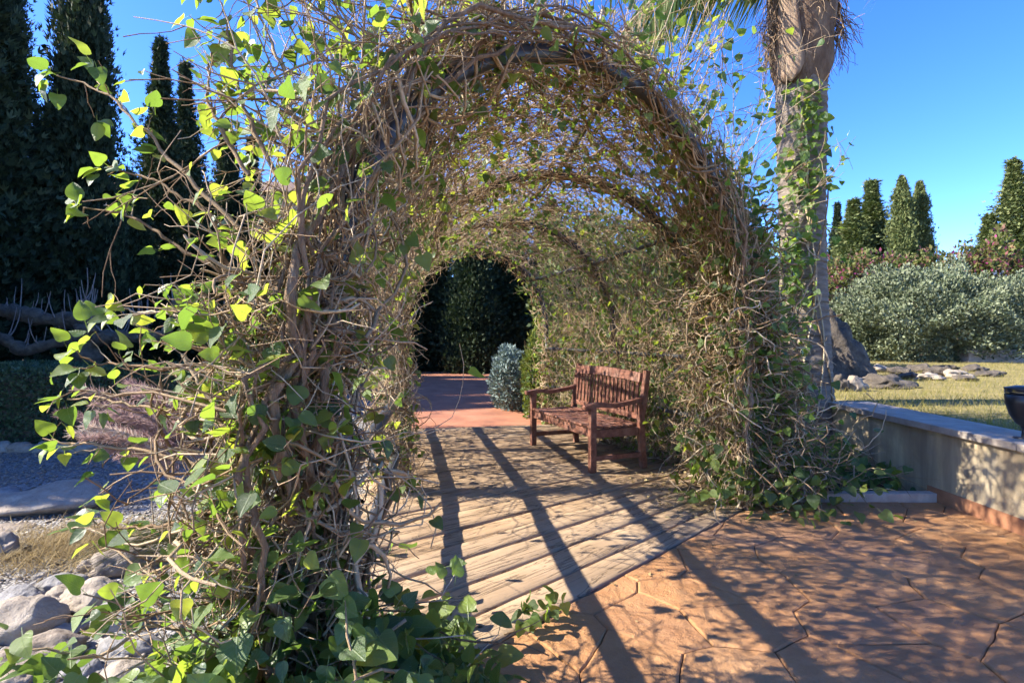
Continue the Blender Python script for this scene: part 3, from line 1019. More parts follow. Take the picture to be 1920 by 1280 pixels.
# ---- tangle
cnt = 0
target = 8200
while cnt < target:
    u = R.random() ** 1.45 * 3.15 - 0.06
    v = R.random()
    if R.random() > dens(u, v): continue
    cnt += 1
    near = u < 0.3
    thick = 0.30 if v > 0.75 else (0.10 if near else 0.11)
    if v < 0.25 and near: thick = 0.26
    r = R.uniform(-0.07 if not (v > 0.75) else -0.05, thick)
    vert = v > 0.74 or v < 0.26
    ang = R.uniform(0, 2 * math.pi)
    du, dv = math.cos(ang) * (0.7 if vert else 1.0), math.sin(ang)
    steps = int(R.integers(6, 15))
    p, u2, v2 = walk(u, v, r, du, dv, steps, R.uniform(0.045, 0.085), -0.10, thick + 0.06, 0.75)
    if v < 0.25 and u > 0.05 and u < 1 and p[:, 2].min() < 1.05 and R.random() < .9: continue
    if 0.27 < v < 0.62 and p[:, 1].min() < 99 and u < 0.1:
        p = p + surf_n(u, v) * 0.06 + np.array([-0.03, 0.05, 0])
    vn = left if (v < 0.3 and u < 0.9) else (right if v > 0.72 else roof)
    rr = R.uniform(0.0013, 0.0042) * (2.0 if R.random() < .10 else 1)
    vn.tw.append(p); vn.twr.append(np.linspace(rr, rr * 0.45, len(p)))
    if R.random() < 0.55:      # a fork
        k = int(R.integers(2, len(p) - 1))
        d = nrm(p[k] - p[k - 1] + R.normal(size=3) * 0.03)
        q = [p[k]]
        for _ in range(5):
            d = nrm(d + R.normal(size=3) * 0.3)
            q.append(q[-1] + d * 0.045)
        vn.tw.append(np.array(q)); vn.twr.append(np.linspace(rr * 0.7, 0.0009, 6))
    # leaves
    if v > 0.75: pl = 0.15 if u < 1.2 else 0.20
    elif v < 0.25: pl = 0.09 if near else 0.10
    else: pl = 0.10 if u < 1 else 0.15
    for k in range(1, len(p)):
        if R.random() < pl:
            sz = R.uniform(0.035, 0.065) if not (near and v < 0.5) else R.uniform(0.04, 0.075)
            rleaf(vn, p[k], surf_n(u, v) * (0.4 if R.random() < .6 else -0.6), sz)

# ---- the heavy overhang on the shoulder between the first two hoops
for i in range(380):
    u = R.uniform(0.05, 0.95); v = R.uniform(0.235, 0.36)
    ang = R.uniform(0, 2 * math.pi)
    p, _, _ = walk(u, v, R.uniform(-0.05, 0.12), math.cos(ang), math.sin(ang), int(R.integers(6, 13)), R.uniform(0.045, 0.08), -0.08, 0.14, 0.75)
    if p[:, 2].min() < 1.12: continue
    r0 = R.uniform(0.0018, 0.005)
    left.tw.append(p); left.twr.append(np.linspace(r0, r0 * 0.6, len(p)))
    for k in range(1, len(p)):
        if R.random() < 0.10:
            rleaf(left, p[k], surf_n(u, v), R.uniform(0.045, 0.075))

# ---- vines bundled round the second post on the same side
for i in range(420):
    z = R.uniform(0.02, 1.5)
    a = R.uniform(0, 2 * math.pi)
    rr = R.random() ** 0.6 * 0.15
    c0 = np.array([-0.93, 4.37, 0])
    p = c0 + np.array([math.cos(a) * rr, math.sin(a) * rr, z])
    d = nrm(np.array([-math.sin(a), math.cos(a), R.normal() * 1.2]) + R.normal(size=3) * 0.3)
    pts = [p]
    for k in range(8):
        d = nrm(d + R.normal(size=3) * 0.3 + (c0 + np.array([0, 0, pts[-1][2]]) - pts[-1]) * 1.5)
        pts.append(pts[-1] + d * 0.05)
    pts = np.array(pts); pts[:, 2] = np.maximum(pts[:, 2], 0.0)
    r0 = R.uniform(0.002, 0.005)
    left.tw.append(pts); left.twr.append(np.linspace(r0, r0 * 0.6, 9))
    if R.random() < 0.4:
        rleaf(left, pts[4], np.array([0.3, -0.7, 0.3]), R.uniform(0.04, 0.07))

# ---- left mass bulging away from the near left post
PL = np.array([-0.57, 1.77, 0])
for i in range(520):
    z = R.uniform(0.1, 1.55) ** 1.0
    a = R.uniform(0, 2 * math.pi)
    rr = R.random() ** 0.6 * (0.27 + 0.08 * math.sin(z * 2.2)) * (1 if z < 1.2 else 0.75)
    p = PL + np.array([math.cos(a) * rr * 1.15 - 0.07, math.sin(a) * rr * 0.55 - 0.14, z])
    if p[0] > -0.36 + 0.0: p[0] = -0.36 - R.random() * 0.2
    d = nrm(np.array([-math.sin(a), math.cos(a), R.normal() * 0.6]) + R.normal(size=3) * 0.35)
    L = R.uniform(0.2, 0.6)
    n = 9
    pts = [p]
    for k in range(n):
        back = (PL + np.array([-0.07, 0, pts[-1][2]]) - pts[-1]) * 0.5
        d = nrm(d + R.normal(size=3) * 0.3 + back)
        pts.append(pts[-1] + d * L / n)
    pts = np.array(pts)
    r0 = R.uniform(0.0013, 0.0040) * (2.3 if R.random() < .12 else 1)
    left.tw.append(pts); left.twr.append(np.linspace(r0, r0 * 0.45, n + 1))
    for _ in range(1 if R.random() < (0.45 if z > 0.5 else 0.2) else 0):
        k = R.integers(2, n)
        out = nrm(np.array([math.cos(a), math.sin(a) - 0.4, 0.1]))
        rleaf(left, pts[k], out, R.uniform(0.035, 0.07), droop=0.6)

for i in range(46):
    z = R.uniform(0.45, 2.0)
    v = 0.25 * z / ZS if z < ZS else 0.25 + 0.25 * (z - ZS) / 1.27
    p0 = surf(-0.03, v, R.uniform(0.0, 0.22)) + np.array([R.normal() * 0.05, -0.16 - R.random() * 0.08, 0])
    for j in range(int(R.integers(2, 6))):
        rleaf(left, p0 + R.normal(size=3) * 0.04, nrm(np.array([-0.5, -0.6, 0.35])), R.uniform(0.035, 0.07), droop=0.5)

# ---- shoots: out to the left, up from the crown, along the right edge
for i in range(150):
    z = R.uniform(0.35, 2.25)
    v = 0.25 * z / ZS if z < ZS else 0.25 + 0.25 * (z - ZS) / 1.27
    p = surf(R.uniform(-0.10, 0.03 if z < 1.3 else 0.2), v, R.uniform(0.05, 0.26))
    d = np.array([-1.0, R.uniform(-0.25, 0.45), R.uniform(-0.25, 0.55) + 0.35 * max(0, z - 1.3)])
    shoot(left, p, d, R.uniform(0.22, 0.62) * (1.05 if z > 1.5 else 0.66), R.uniform(0.0024, 0.005), 0.22, 0.050, 3, 0, 0.36)
for i in range(140):
    v = R.uniform(0.24, 0.78)
    u = R.random() ** 1.5 * 1.1 - 0.06
    p = surf(u, v, R.uniform(0.0, 0.12))
    nn = surf_n(u, v)
    d = nn * 0.8 + np.array([0, 0.12, 0.55]) + R.normal(size=3) * 0.28
    leafy = 0.12 if v < 0.58 else 0.32
    shoot(roof, p, d, R.uniform(0.35, 1.0) * (1.0 if v < 0.62 else 0.72), R.uniform(0.0024, 0.0046), leafy, 0.064, 3, 0, 0.34)
for i in range(90):
    v = R.uniform(0.27, 0.72)
    u = R.uniform(-0.05, 0.45)
    p = surf(u, v, R.uniform(0.0, 0.08))
    d = surf_n(u, v) * 0.75 + np.array([0, 0.1, 0.75]) + R.normal(size=3) * 0.2
    shoot(roof, p, d, R.uniform(0.6, 1.15), R.uniform(0.003, 0.0052), 0.10 if v < 0.55 else 0.2, 0.06, 4, 0, 0.24)
for i in range(620):
    u = R.uniform(0.0, 2.4) if i % 3 else R.uniform(0.0, 0.4); v = R.uniform(0.28, 0.80)
    ang = R.uniform(0, 2 * math.pi)
    p, _, _ = walk(u, v, -R.random() ** 2 * 0.22, math.cos(ang), math.sin(ang), int(R.integers(5, 11)), R.uniform(0.04, 0.07), -0.26, 0.0, 0.9)
    r0 = R.uniform(0.0014, 0.0036)
    roof.tw.append(p); roof.twr.append(np.linspace(r0, r0 * 0.4, len(p)))
    for k in range(1, len(p)):
        if R.random() < 0.10: rleaf(roof, p[k], -surf_n(u, v) * 0.5, R.uniform(0.035, 0.06))
for i in range(130):
    v = R.uniform(0.70, 0.985)
    u = R.uniform(-0.08, 0.5)
    p = surf(u, v, R.uniform(0.0, 0.25))
    z = p[2]
    d = surf_n(u, v) * 0.8 + np.array([0.2, -0.5, R.uniform(-0.3, 0.6) + (0.3 if z > 1.2 else -0.1)])
    shoot(right, p, d, R.uniform(0.2, 0.55), R.uniform(0.0028, 0.005), 0.42, 0.062, 2, 0, 0.35)
# loose stems falling on the ground at the right foot
for i in range(60):
    p = np.array([R.uniform(1.45, 2.25), R.uniform(3.95, 4.6), R.uniform(0.1, 0.7)])
    d = np.array([R.normal() * 0.6 + 0.1, -0.35, -0.6])
    shoot(right, p, d, min(R.uniform(0.25, 0.6), p[2] * 1.2 + 0.05), R.uniform(0.003, 0.006), 0.22, 0.075, 1, 0, 0.4)
for i in range(150):
    a = R.uniform(0, 1)
    p = np.array([1.25 + 1.25 * a, 4.25 + 0.25 * R.normal() - 0.35 * math.sin(a * 3.1), abs(R.normal()) * 0.16 + 0.03])
    rleaf(right, p, np.array([-0.3, -0.7, 0.5]), R.uniform(0.06, 0.10), droop=0.4)
# flank spreading outward to the bed and the palm
for i in range(1300):
    z = R.random() ** 1.2 * 1.9
    wid = 0.75 * (1 - z / 2.3)
    c0 = np.array([1.70 + wid * 0.55, 4.22, z])
    p = np.array([1.55 + R.random() * (wid + 0.15), 3.98 + abs(R.normal()) * 0.28 + 0.12 * R.random(), z])
    d = sphere_dirs(1)[0] * np.array([1, 0.7, 1])
    pts = [p]
    for k in range(7):
        d = nrm(d + R.normal(size=3) * 0.32 + (c0 - pts[-1]) * 0.35)
        pts.append(pts[-1] + d * 0.052)
    pts = np.array(pts); pts[:, 2] = np.maximum(pts[:, 2], 0.01)
    r0 = R.uniform(0.0015, 0.0045) * (2.0 if R.random() < .09 else 1)
    right.tw.append(pts); right.twr.append(np.linspace(r0, r0 * 0.5, 8))
    if R.random() < 0.5:
        rleaf(right, pts[int(R.integers(2, 8))], np.array([-0.3, -0.8, 0.3]), R.uniform(0.04, 0.075))
# the tall loose bulk behind the right post towards the palm
for i in range(700):
    z = R.uniform(0.1, 2.0)
    c0 = np.array([1.78 + 0.1 * math.sin(z * 3), 4.25, z])
    p = c0 + R.normal(size=3) * np.array([0.21, 0.24, 0.1])
    d = sphere_dirs(1)[0]
    n = 8
    pts = [p]
    for k in range(n):
        d = nrm(d + R.normal(size=3) * 0.35 + (c0 - pts[-1]) * 0.5)
        pts.append(pts[-1] + d * 0.05)
    r0 = R.uniform(0.0025, 0.006)
    pts = np.array(pts); pts[:, 2] = np.maximum(pts[:, 2], 0.01)
    right.tw.append(pts); right.twr.append(np.full(n + 1, r0))
    if R.random() < 0.4:
        rleaf(right, pts[4], np.array([-0.2, -0.8, 0.3]), R.uniform(0.045, 0.075))

# outer bulk of the right flank, between the hoop and the palm
for i in range(1500):
    u = R.uniform(-0.06, 0.75) if i % 3 else R.uniform(-0.06, 0.25)
    v = R.uniform(0.60, 0.99)
    rmax = 0.16 + 0.42 * min(1, (v - 0.60) / 0.2) * (1 - 0.5 * u)
    ang = R.uniform(0, 2 * math.pi)
    p, _, _ = walk(u, v, R.uniform(0.0, rmax), math.cos(ang), math.sin(ang), int(R.integers(5, 12)), R.uniform(0.045, 0.08), -0.04, rmax + 0.05, 0.8)
    r0 = R.uniform(0.0016, 0.0045) * (1.9 if R.random() < .1 else 1)
    right.tw.append(p); right.twr.append(np.linspace(r0, r0 * 0.5, len(p)))
    for k in range(1, len(p)):
        if R.random() < 0.085:
            rleaf(right, p[k], nrm(surf_n(u, v) * 0.4 + np.array([-0.2, -0.6, 0.3])), R.uniform(0.04, 0.07))

# ---- low ivy at the near left foot, spilling to the deck edge
low = Vine()
for i in range(1250):
    t = R.random()
    ang = R.uniform(0, 2 * math.pi)
    x = -0.54 + 0.52 * math.sqrt(R.random()) * math.cos(ang)
    y = 1.60 + 0.44 * math.sqrt(R.random()) * math.sin(ang)
    hmax = 0.62 * math.exp(-(((x + 0.58) / 0.50) ** 2 + ((y - 1.5) / 0.42) ** 2)) + 0.04
    z = hmax * R.uniform(0.35, 1.0)
    if y < 1.05: continue
    rleaf(low, np.array([x, y, z]), nrm(np.array([0.25, -0.6, 0.5])), R.uniform(0.045, 0.092), droop=0.75, up=0.6, sunf=0.7)
for i in range(110):       # trailing edge along the deck
    t = R.random()
    p = np.array([-0.38 + 0.30 * t + R.normal() * 0.05, 2.45 - 0.75 * t + R.normal() * 0.08, 0.03 + abs(R.normal()) * 0.10 * (1 - t * .5)])
    rleaf(low, p, nrm(np.array([0.4, -0.4, 0.6])), R.uniform(0.05, 0.09), droop=0.5)
for i in range(46):
    p = np.array([R.uniform(-0.95, -0.25), R.uniform(1.45, 2.0), R.uniform(0.02, 0.45)])
    shoot(low, p, np.array([R.normal() * 0.8 - 0.1, -0.5, R.normal() * 0.3]), R.uniform(0.25, 0.6), R.uniform(0.003, 0.007), 0.08, 0.08, 1, 0, 0.3)
for i in range(30):        # dangling and low upright stems
    x, y = R.uniform(-0.95, -0.35), R.uniform(1.5, 1.95)
    zt = R.uniform(0.35, 1.0)
    pts = np.array([(x + 0.05 * math.sin(k * .6 + i) + 0.02 * k * R.normal() * .3, y + 0.03 * math.cos(k * .5 + i), zt * (1 - k / 11) + 0.0) for k in range(12)])
    low.tw.append(pts); low.twr.append(np.full(12, R.uniform(0.003, 0.009)))
for (px, py, Y) in ((20, 1245, 1.55), (60, 1265, 1.5), (110, 1215, 1.6), (175, 1140, 1.7), (190, 1150, 1.7), (150, 1255, 1.6), (10, 1215, 1.5), (215, 1175, 1.7), (95, 1250, 1.55), (45, 1275, 1.5), (130, 1275, 1.5), (120, 1000, 2.0), (185, 1030, 1.9), (250, 1130, 1.7), (300, 1085, 1.65)):
    for j in range(3):
        p = at(px, py, Y) + R.normal(size=3) * 0.03
        rleaf(low, p, nrm(np.array([0.1, -0.6, 0.6])), R.uniform(0.05, 0.085), droop=0.4)
for (a, b_) in (((330, 1185, 1.7), (10, 1250, 1.5)), ((300, 1140, 1.7), (160, 1160, 1.7)), ((420, 1010, 1.75), (110, 1005, 2.0)), ((380, 1080, 1.7), (180, 1040, 1.9))):
    A, Bp = at(*a), at(*b_)
    pts = np.array([A + (Bp - A) * k / 10 + np.array([0, 0, 0.03 * math.sin(k * .9)]) for k in range(11)])
    low.tw.append(pts); low.twr.append(np.linspace(0.006, 0.003, 11))

# the long leafy branches that reach over the rock garden
reach = [[(450, 430), (380, 360), (320, 300), (270, 240), (225, 190), (165, 160), (112, 145)],
         [(450, 470), (390, 400), (330, 360), (270, 330), (205, 315)],
         [(440, 620), (380, 600), (310, 590), (250, 580), (205, 575)],
         [(420, 700), (350, 690), (270, 685), (210, 680), (165, 690)],
         [(430, 760), (340, 770), (250, 760), (180, 745), (125, 748)],
         [(400, 880), (300, 850), (210, 838), (130, 830), (78, 822)],
         [(470, 330), (420, 250), (390, 190), (400, 120), (420, 70)],
         [(520, 330), (470, 220), (440, 130), (430, 40), (400, -20)],
         [(440, 520), (360, 480), (290, 430), (230, 400), (160, 390)],
         [(560, 250), (540, 150), (500, 60), (470, -30)],
         [(400, 960), (330, 985), (250, 990), (180, 985)]]
for b, pxs in enumerate(reach):
    Y0 = 1.72 + 0.1 * math.sin(b * 1.7)
    K = np.array([at(x, y, Y0 + 0.02 * i) for i, (x, y) in enumerate(pxs)])
    t = np.linspace(0, len(K) - 1, 22)
    pts = np.stack([np.interp(t, np.arange(len(K)), K[:, j]) for j in range(3)], 1)
    pts[1:-1] = (pts[:-2] + 2 * pts[1:-1] + pts[2:]) / 4 + R.normal(size=(20, 3)) * 0.004
    left.tw.append(pts); left.twr.append(np.linspace(0.0075, 0.0024, 22))
    for k in range(7, 22):
        if R.random() < 0.42:
            d = nrm(pts[k] - pts[k - 1] + R.normal(size=3) * 0.03)
            q = np.array([pts[k] + d * l for l in np.linspace(0, R.uniform(0.04, 0.13), 5)]) + R.normal(size=(5, 3)) * 0.003
            q[0] = pts[k]
            left.tw.append(q); left.twr.append(np.linspace(0.0026, 0.0012, 5))
            for _ in range(int(R.integers(0, 4))):
                rleaf(left, q[-1] + R.normal(size=3) * 0.008, nrm(d + np.array([0, -0.4, 0.2])), R.uniform(0.04, 0.065), droop=0.4)
    for _ in range(6 if b != 5 else 0):
        rleaf(left, pts[-1] + R.normal(size=3) * 0.015, nrm(np.array([-0.4, -0.5, 0.3])), R.uniform(0.05, 0.075), droop=0.5)

lv = empty('ivy_vine', (-0.57, 1.77, 0), 'woody tangled ivy smothering the near post at the arch, leafy shoots reaching over the rocks', 'vine')
left.build(lv, M['ivy'], 300)
rv = empty('ivy_vine', (1.66, 4.0, 0), 'tangled ivy covering the side of the arbor behind the wooden bench', 'vine')
right.build(rv, M['ivy'], 260)
tv = empty('ivy_vine', (0.5, 4.3, 2.4), 'bare twiggy ivy over the top of the arbor with upright shoots against the sky', 'vine')
roof.build(tv, M['ivy'], 300)
gv = empty('ground_ivy', (-0.5, 1.7, 0), 'low clump of large dark ivy leaves at the near foot of the arch', 'ivy')
low.build(gv, M['ivy_dark'], 300)

# small sprig at the corner of the deck
sp = Vine()
c0 = gp(1000, 1195)
for i in range(26):
    t = R.random()
    p = c0 + np.array([-0.06 + 0.20 * t, 0.02 + 0.10 * t + R.normal() * 0.015, 0.03 + R.random() * 0.08])
    rleaf(sp, p, nrm(np.array([-0.3, -0.5, 0.6])), R.uniform(0.045, 0.065), droop=0.2)
shoot(sp, c0 + np.array([-0.12, 0, 0.004]), np.array([1, 0.45, 0.12]), 0.3, 0.003, 0, 0.05, 1)
so = empty('ivy_sprig', tuple(c0), 'small bright green ivy sprig lying across the deck edge onto the patio', 'ivy')
sp.build(so, M['ivy'])


# ------------------------------------------------------------------ bench
bn = empty('garden_bench', (0.725, 5.71, 0.006), 'reddish brown slatted wooden bench with scrolled arms inside the arbor', 'bench', rz=math.atan2(0.93, -0.36))
def bpart(name, me, parent=None, rot=None, loc=None):
    o = link(name, me, M['bench'], parent or bn, keep_world=False)
    if loc is not None: o.location = loc
    if rot is not None: o.rotation_euler = rot
    return o
def prism(name, prof, axis_w, bev=0.004):
    """closed profile (y,z) extruded by axis_w along x, centred"""
    bm = bmesh.new()
    vs = [bm.verts.new((-axis_w / 2, y, z)) for y, z in prof]
    f = bm.faces.new(vs)
    r_ = bmesh.ops.extrude_face_region(bm, geom=[f])
    for g in r_['geom']:
        if isinstance(g, bmesh.types.BMVert): g.co.x += axis_w
    bmesh.ops.recalc_face_normals(bm, faces=bm.faces[:])
    if bev:
        es = [e for e in bm.edges if abs(e.verts[0].co.x - e.verts[1].co.x) < 1e-6]
        bmesh.ops.bevel(bm, geom=es, offset=bev, segments=2, affect='EDGES')
    me = bpy.data.meshes.new(name); bm.to_mesh(me); bm.free()
    return me
HL = 0.665
fleg = box_mesh('leg', 0.058, 0.058, 0.60, (0, 0, 0.30), 0.005)
bleg = prism('leg', [(-0.30, 0.0), (-0.245, 0.0), (-0.215, 0.42), (-0.285, 0.90), (-0.335, 0.90), (-0.27, 0.42)], 0.055)
armp = []
for k in range(13):          # scrolled arm profile
    t = k / 12
    y = -0.26 + t * 0.60
    armp.append((y, 0.655 - 0.055 * math.sin(min(t * 1.25, 1) * math.pi * 0.5) - 0.0 + 0.022 * math.sin(max(0, t - 0.55) / 0.45 * math.pi)))
scroll = [(0.355, 0.607), (0.362, 0.585), (0.352, 0.563), (0.33, 0.556)]
low_ = [(y, z - 0.040) for y, z in armp[:-1]][::-1]
arm = prism('armrest', armp + scroll + low_, 0.072, 0.006)
for s in (-1, 1):
    bpart('leg', fleg, loc=(s * HL, 0.265, 0))
    bpart('leg', bleg, loc=(s * HL, 0, 0))
    bpart('armrest', arm, loc=(s * HL, 0, 0.002))
    bpart('side_rail', box_mesh('side_rail', 0.032, 0.44, 0.075, (s * HL, 0.012, 0.345), 0.004))
    bpart('stretcher', box_mesh('stretcher', 0.034, 0.47, 0.042, (s * HL, -0.005, 0.125), 0.004))
bpart('front_apron', box_mesh('front_apron', 2 * HL - 0.06, 0.026, 0.085, (0, 0.262, 0.352), 0.004))
bpart('back_apron', box_mesh('back_apron', 2 * HL - 0.06, 0.026, 0.075, (0, -0.235, 0.352), 0.004))
for k in range(8):
    y = 0.262 - k * 0.066
    bpart('seat_slat', box_mesh('seat_slat', 2 * HL + 0.03 if 0 < k < 7 else 2 * HL - 0.065, 0.055, 0.020, (0, y, 0.4045 - 0.008 * math.sin(k / 7 * math.pi)), 0.004))
def topz(x):
    return 0.875 + 0.022 * math.cos(x / HL * math.pi * 0.5)
tr = bmesh.new()
prev = None
nseg = 16
rings = []
for k in range(nseg + 1):
    x = -HL + 0.026 + (2 * HL - 0.052) * k / nseg
    zt = topz(x)
    rings.append([tr.verts.new((x, y, z)) for y, z in ((-0.270, zt - 0.085), (-0.240, zt - 0.085), (-0.258, zt), (-0.292, zt))])
for k in range(nseg):
    for j in range(4):
        tr.faces.new((rings[k][j], rings[k + 1][j], rings[k + 1][(j + 1) % 4], rings[k][(j + 1) % 4]))
tr.faces.new(rings[0][::-1]); tr.faces.new(rings[-1])
bmesh.ops.recalc_face_normals(tr, faces=tr.faces[:])
me = bpy.data.meshes.new('top_rail'); tr.to_mesh(me); tr.free()
bpart('top_rail', me)
bpart('lower_rail', box_mesh('lower_rail', 2 * HL - 0.05, 0.028, 0.052, (0, -0.236, 0.475), 0.004))
nsl = 17
for k in range(nsl):
    x = -HL + 0.075 + (2 * HL - 0.15) * k / (nsl - 1)
    o = bpart('back_slat', box_mesh('back_slat', 0.046, 0.014, 0.335, (0, 0, 0.1675), 0.003), loc=(x, -0.238, 0.49), rot=(math.atan(0.07), 0, 0))


# ------------------------------------------------------------------ palm by the wall
PX, PY, PZ = 3.02, 5.75, 0.1
palm = empty('palm_tree', (PX, PY, PZ), 'tall ringed palm trunk with ivy on it beside the low garden wall', 'palm tree')
def palm_c(z):
    t = (z - 0.1) / 5
    return np.array([PX + 0.02 - 0.03 * t - 0.05 * math.sin(t * 2.4), PY + 0.05 * t, z])
nz, ns = 260, 40
V = []
for i in range(nz):
    z = 0.05 + (3.80 - 0.05) * i / (nz - 1)
    rr = 0.225 + 0.05 * math.exp(-z / 0.5) + 0.012 * math.sin(z * 2.1)
    ring = (z / 0.082) % 1.0
    rr += 0.010 * (1 - ring) ** 2 + 0.004 * noise.noise((z * 9, 0, 0))
    c0 = palm_c(z)
    for k in range(ns):
        a = 2 * math.pi * k / ns
        d = 0.006 * noise.noise((math.cos(a) * 3, math.sin(a) * 3, z * 2.5)) + 0.003 * noise.noise((math.cos(a) * 9, math.sin(a) * 9, z * 11))
        V.append((c0[0] + math.cos(a) * (rr + d), c0[1] + math.sin(a) * (rr + d), z + 0.012 * math.sin(a * 2 + int(z / 0.082) * 1.3)))
q = [(i * ns + k, i * ns + (k + 1) % ns, (i + 1) * ns + (k + 1) % ns, (i + 1) * ns + k) for i in range(nz - 1) for k in range(ns)]
link('trunk', mesh_np('trunk', V, [np.array(q)]), M['palmbark'], palm, smooth=True)
# rough crown shaft of old boots
nz = 70
V = []
for i in range(nz):
    t = i / (nz - 1)
    z = 3.72 + 1.95 * t
    rr = np.interp(t, [0, .05, .14, .35, .6, 1], [0.215, 0.25, 0.285, 0.29, 0.34, 0.32])
    c0 = palm_c(z)
    for k in range(ns):
        a = 2 * math.pi * k / ns
        d = 0.03 * noise.noise((math.cos(a) * 2, math.sin(a) * 2, z * 3)) + 0.02 * noise.noise((math.cos(a) * 6, math.sin(a) * 6, z * 8))
        V.append((c0[0] + math.cos(a) * (rr + d), c0[1] + math.sin(a) * (rr + d), z))
q = [(i * ns + k, i * ns + (k + 1) % ns, (i + 1) * ns + (k + 1) % ns, (i + 1) * ns + k) for i in range(nz - 1) for k in range(ns)]
cs = link('crown_shaft', mesh_np('crown_shaft', V, [np.array(q)]), M['palmboot'], palm, smooth=True)
# pale leaf bases hugging the shaft
for (az, z0, z1, w0) in ((-140, 3.76, 5.2, 0.19), (-20, 4.35, 5.5, 0.18), (60, 4.1, 5.2, 0.22), (170, 4.3, 5.5, 0.18), (-68, 4.5, 5.6, 0.16)):
    V = []
    nn_, mm = 18, 9
    for i in range(nn_):
        t = i / (nn_ - 1)
        z = z0 + (z1 - z0) * t
        c0 = palm_c(z)
        wid = w0 * (1 - 0.72 * min(t * 1.15, 1) ** 0.8) * min(1, (0.02 + t * 7) ** 0.5)
        R0 = 0.296 + 0.06 * t + 0.30 * max(0, t - 0.72)
        for j in range(mm):
            f = j / (mm - 1) * 2 - 1
            a = rad(az) + f * wid / R0
            bulge = 0.018 * (1 - f * f)
            V.append((c0[0] + math.cos(a) * (R0 + bulge), c0[1] + math.sin(a) * (R0 + bulge), z - 0.03 * f * f))
    q = [(i * mm + j, i * mm + j + 1, (i + 1) * mm + j + 1, (i + 1) * mm + j) for i in range(nn_ - 1) for j in range(mm - 1)]
    o = link('leaf_sheath', mesh_np('leaf_sheath', V, [np.array(q)]), M['sheath'], palm, smooth=True)
    sm = o.modifiers.new('thick', 'SOLIDIFY'); sm.thickness = 0.02; sm.offset = -1
# hanging fibres
fp, fr = [], []
for i in range(220):
    a = R.uniform(0, 2 * math.pi)
    z = R.uniform(4.1, 5.2)
    c0 = palm_c(z)
    rr = 0.29 + R.random() * 0.06
    p = c0 + np.array([math.cos(a) * rr, math.sin(a) * rr, 0])
    pts = [p]
    d = np.array([math.cos(a) * 0.5, math.sin(a) * 0.5, -0.2]) + R.normal(size=3) * 0.5
    for k in range(7):
        d = nrm(d + np.array([0, 0, -0.35]) + R.normal(size=3) * 0.3)
        pts.append(pts[-1] + d * 0.035)
    fp.append(np.array(pts)); fr.append(np.full(8, R.uniform(0.0015, 0.004)))
for i in range(150):       # two ragged beards
    a, zb = (rad(188), 4.35) if i % 2 else (rad(-12), 4.45)
    c0 = palm_c(zb) + np.array([math.cos(a) * 0.31, math.sin(a) * 0.31, R.uniform(-0.15, 0.3)]) + R.normal(size=3) * 0.035
    pts = [c0]
    d = np.array([math.cos(a) * 0.3, math.sin(a) * 0.3, -0.8])
    for k in range(9):
        d = nrm(d + R.normal(size=3) * 0.3 + np.array([0, 0, -0.15]))
        pts.append(pts[-1] + d * 0.055)
    fp.append(np.array(pts)); fr.append(np.linspace(0.005, 0.002, 10))
o = tube_obj('fibres', fp, fr, M['fibre'], palm, sides=3); o['kind'] = 'stuff'
# fronds
def frond(az, elev, length, parent, base, mat, nl=70, ll=0.55, hang=0.9, name='frond'):
    pts = [np.array(base, float)]
    d = np.array([math.cos(az) * math.cos(elev), math.sin(az) * math.cos(elev), math.sin(elev)])
    n = 26
    for k in range(n):
        d = nrm(d + np.array([0, 0, -0.075]))
        pts.append(pts[-1] + d * length / n)
    pts = np.array(pts)
    V, Fc, r_ = tubes([pts], [np.linspace(0.028, 0.006, n + 1)], 6)
    off = len(V)
    P, T, NN, S = [], [], [], []
    for k in range(nl * 2):
        t = 0.12 + 0.88 * (k // 2) / nl
        i = min(int(t * n), n - 1)
        p = pts[i] + (pts[i + 1] - pts[i]) * (t * n - i)
        tg = nrm(pts[i + 1] - pts[i])
        side = nrm(np.cross(tg, [0, 0, 1])) * (1 if k % 2 else -1)
        tipd = nrm(side * 0.75 + tg * 0.6 + np.array([0, 0, -hang]) + R.normal(size=3) * 0.15)
        P.append(p); T.append(tipd); NN.append(side + R.normal(size=3) * 0.3); S.append(ll * (1 - 0.55 * abs(t - 0.45)) * R.uniform(0.8, 1.1))
    tV, tF = small_template('blade')
    lV, lF = scatter(tV, tF, np.array(P), basis(np.array(T), np.array(NN)), np.array(S))
    V = np.concatenate([V, lV]); Fc = [np.concatenate([Fc[0], lF + off])]
    rnd = np.r_[np.full(off, 0.9), np.repeat(R.random(len(P)), len(tV))]
    return link(name, mesh_np(name, V, Fc, rnd), mat, parent)
for i in range(15):
    az = i * 2.4 + 0.3
    frond(az, rad(R.uniform(30, 75)), R.uniform(2.0, 2.6), palm, palm_c(5.6) + np.array([0, 0, 0.02 * i]), M['palmleaf'], 60, 0.6, 1.0)
frond(rad(188), rad(28), 2.1, palm, palm_c(4.95), M['palmleaf'], 85, 0.80, 1.9)
frond(rad(176), rad(34), 2.2, palm, palm_c(5.0), M['palmleaf'], 75, 0.75, 1.6)

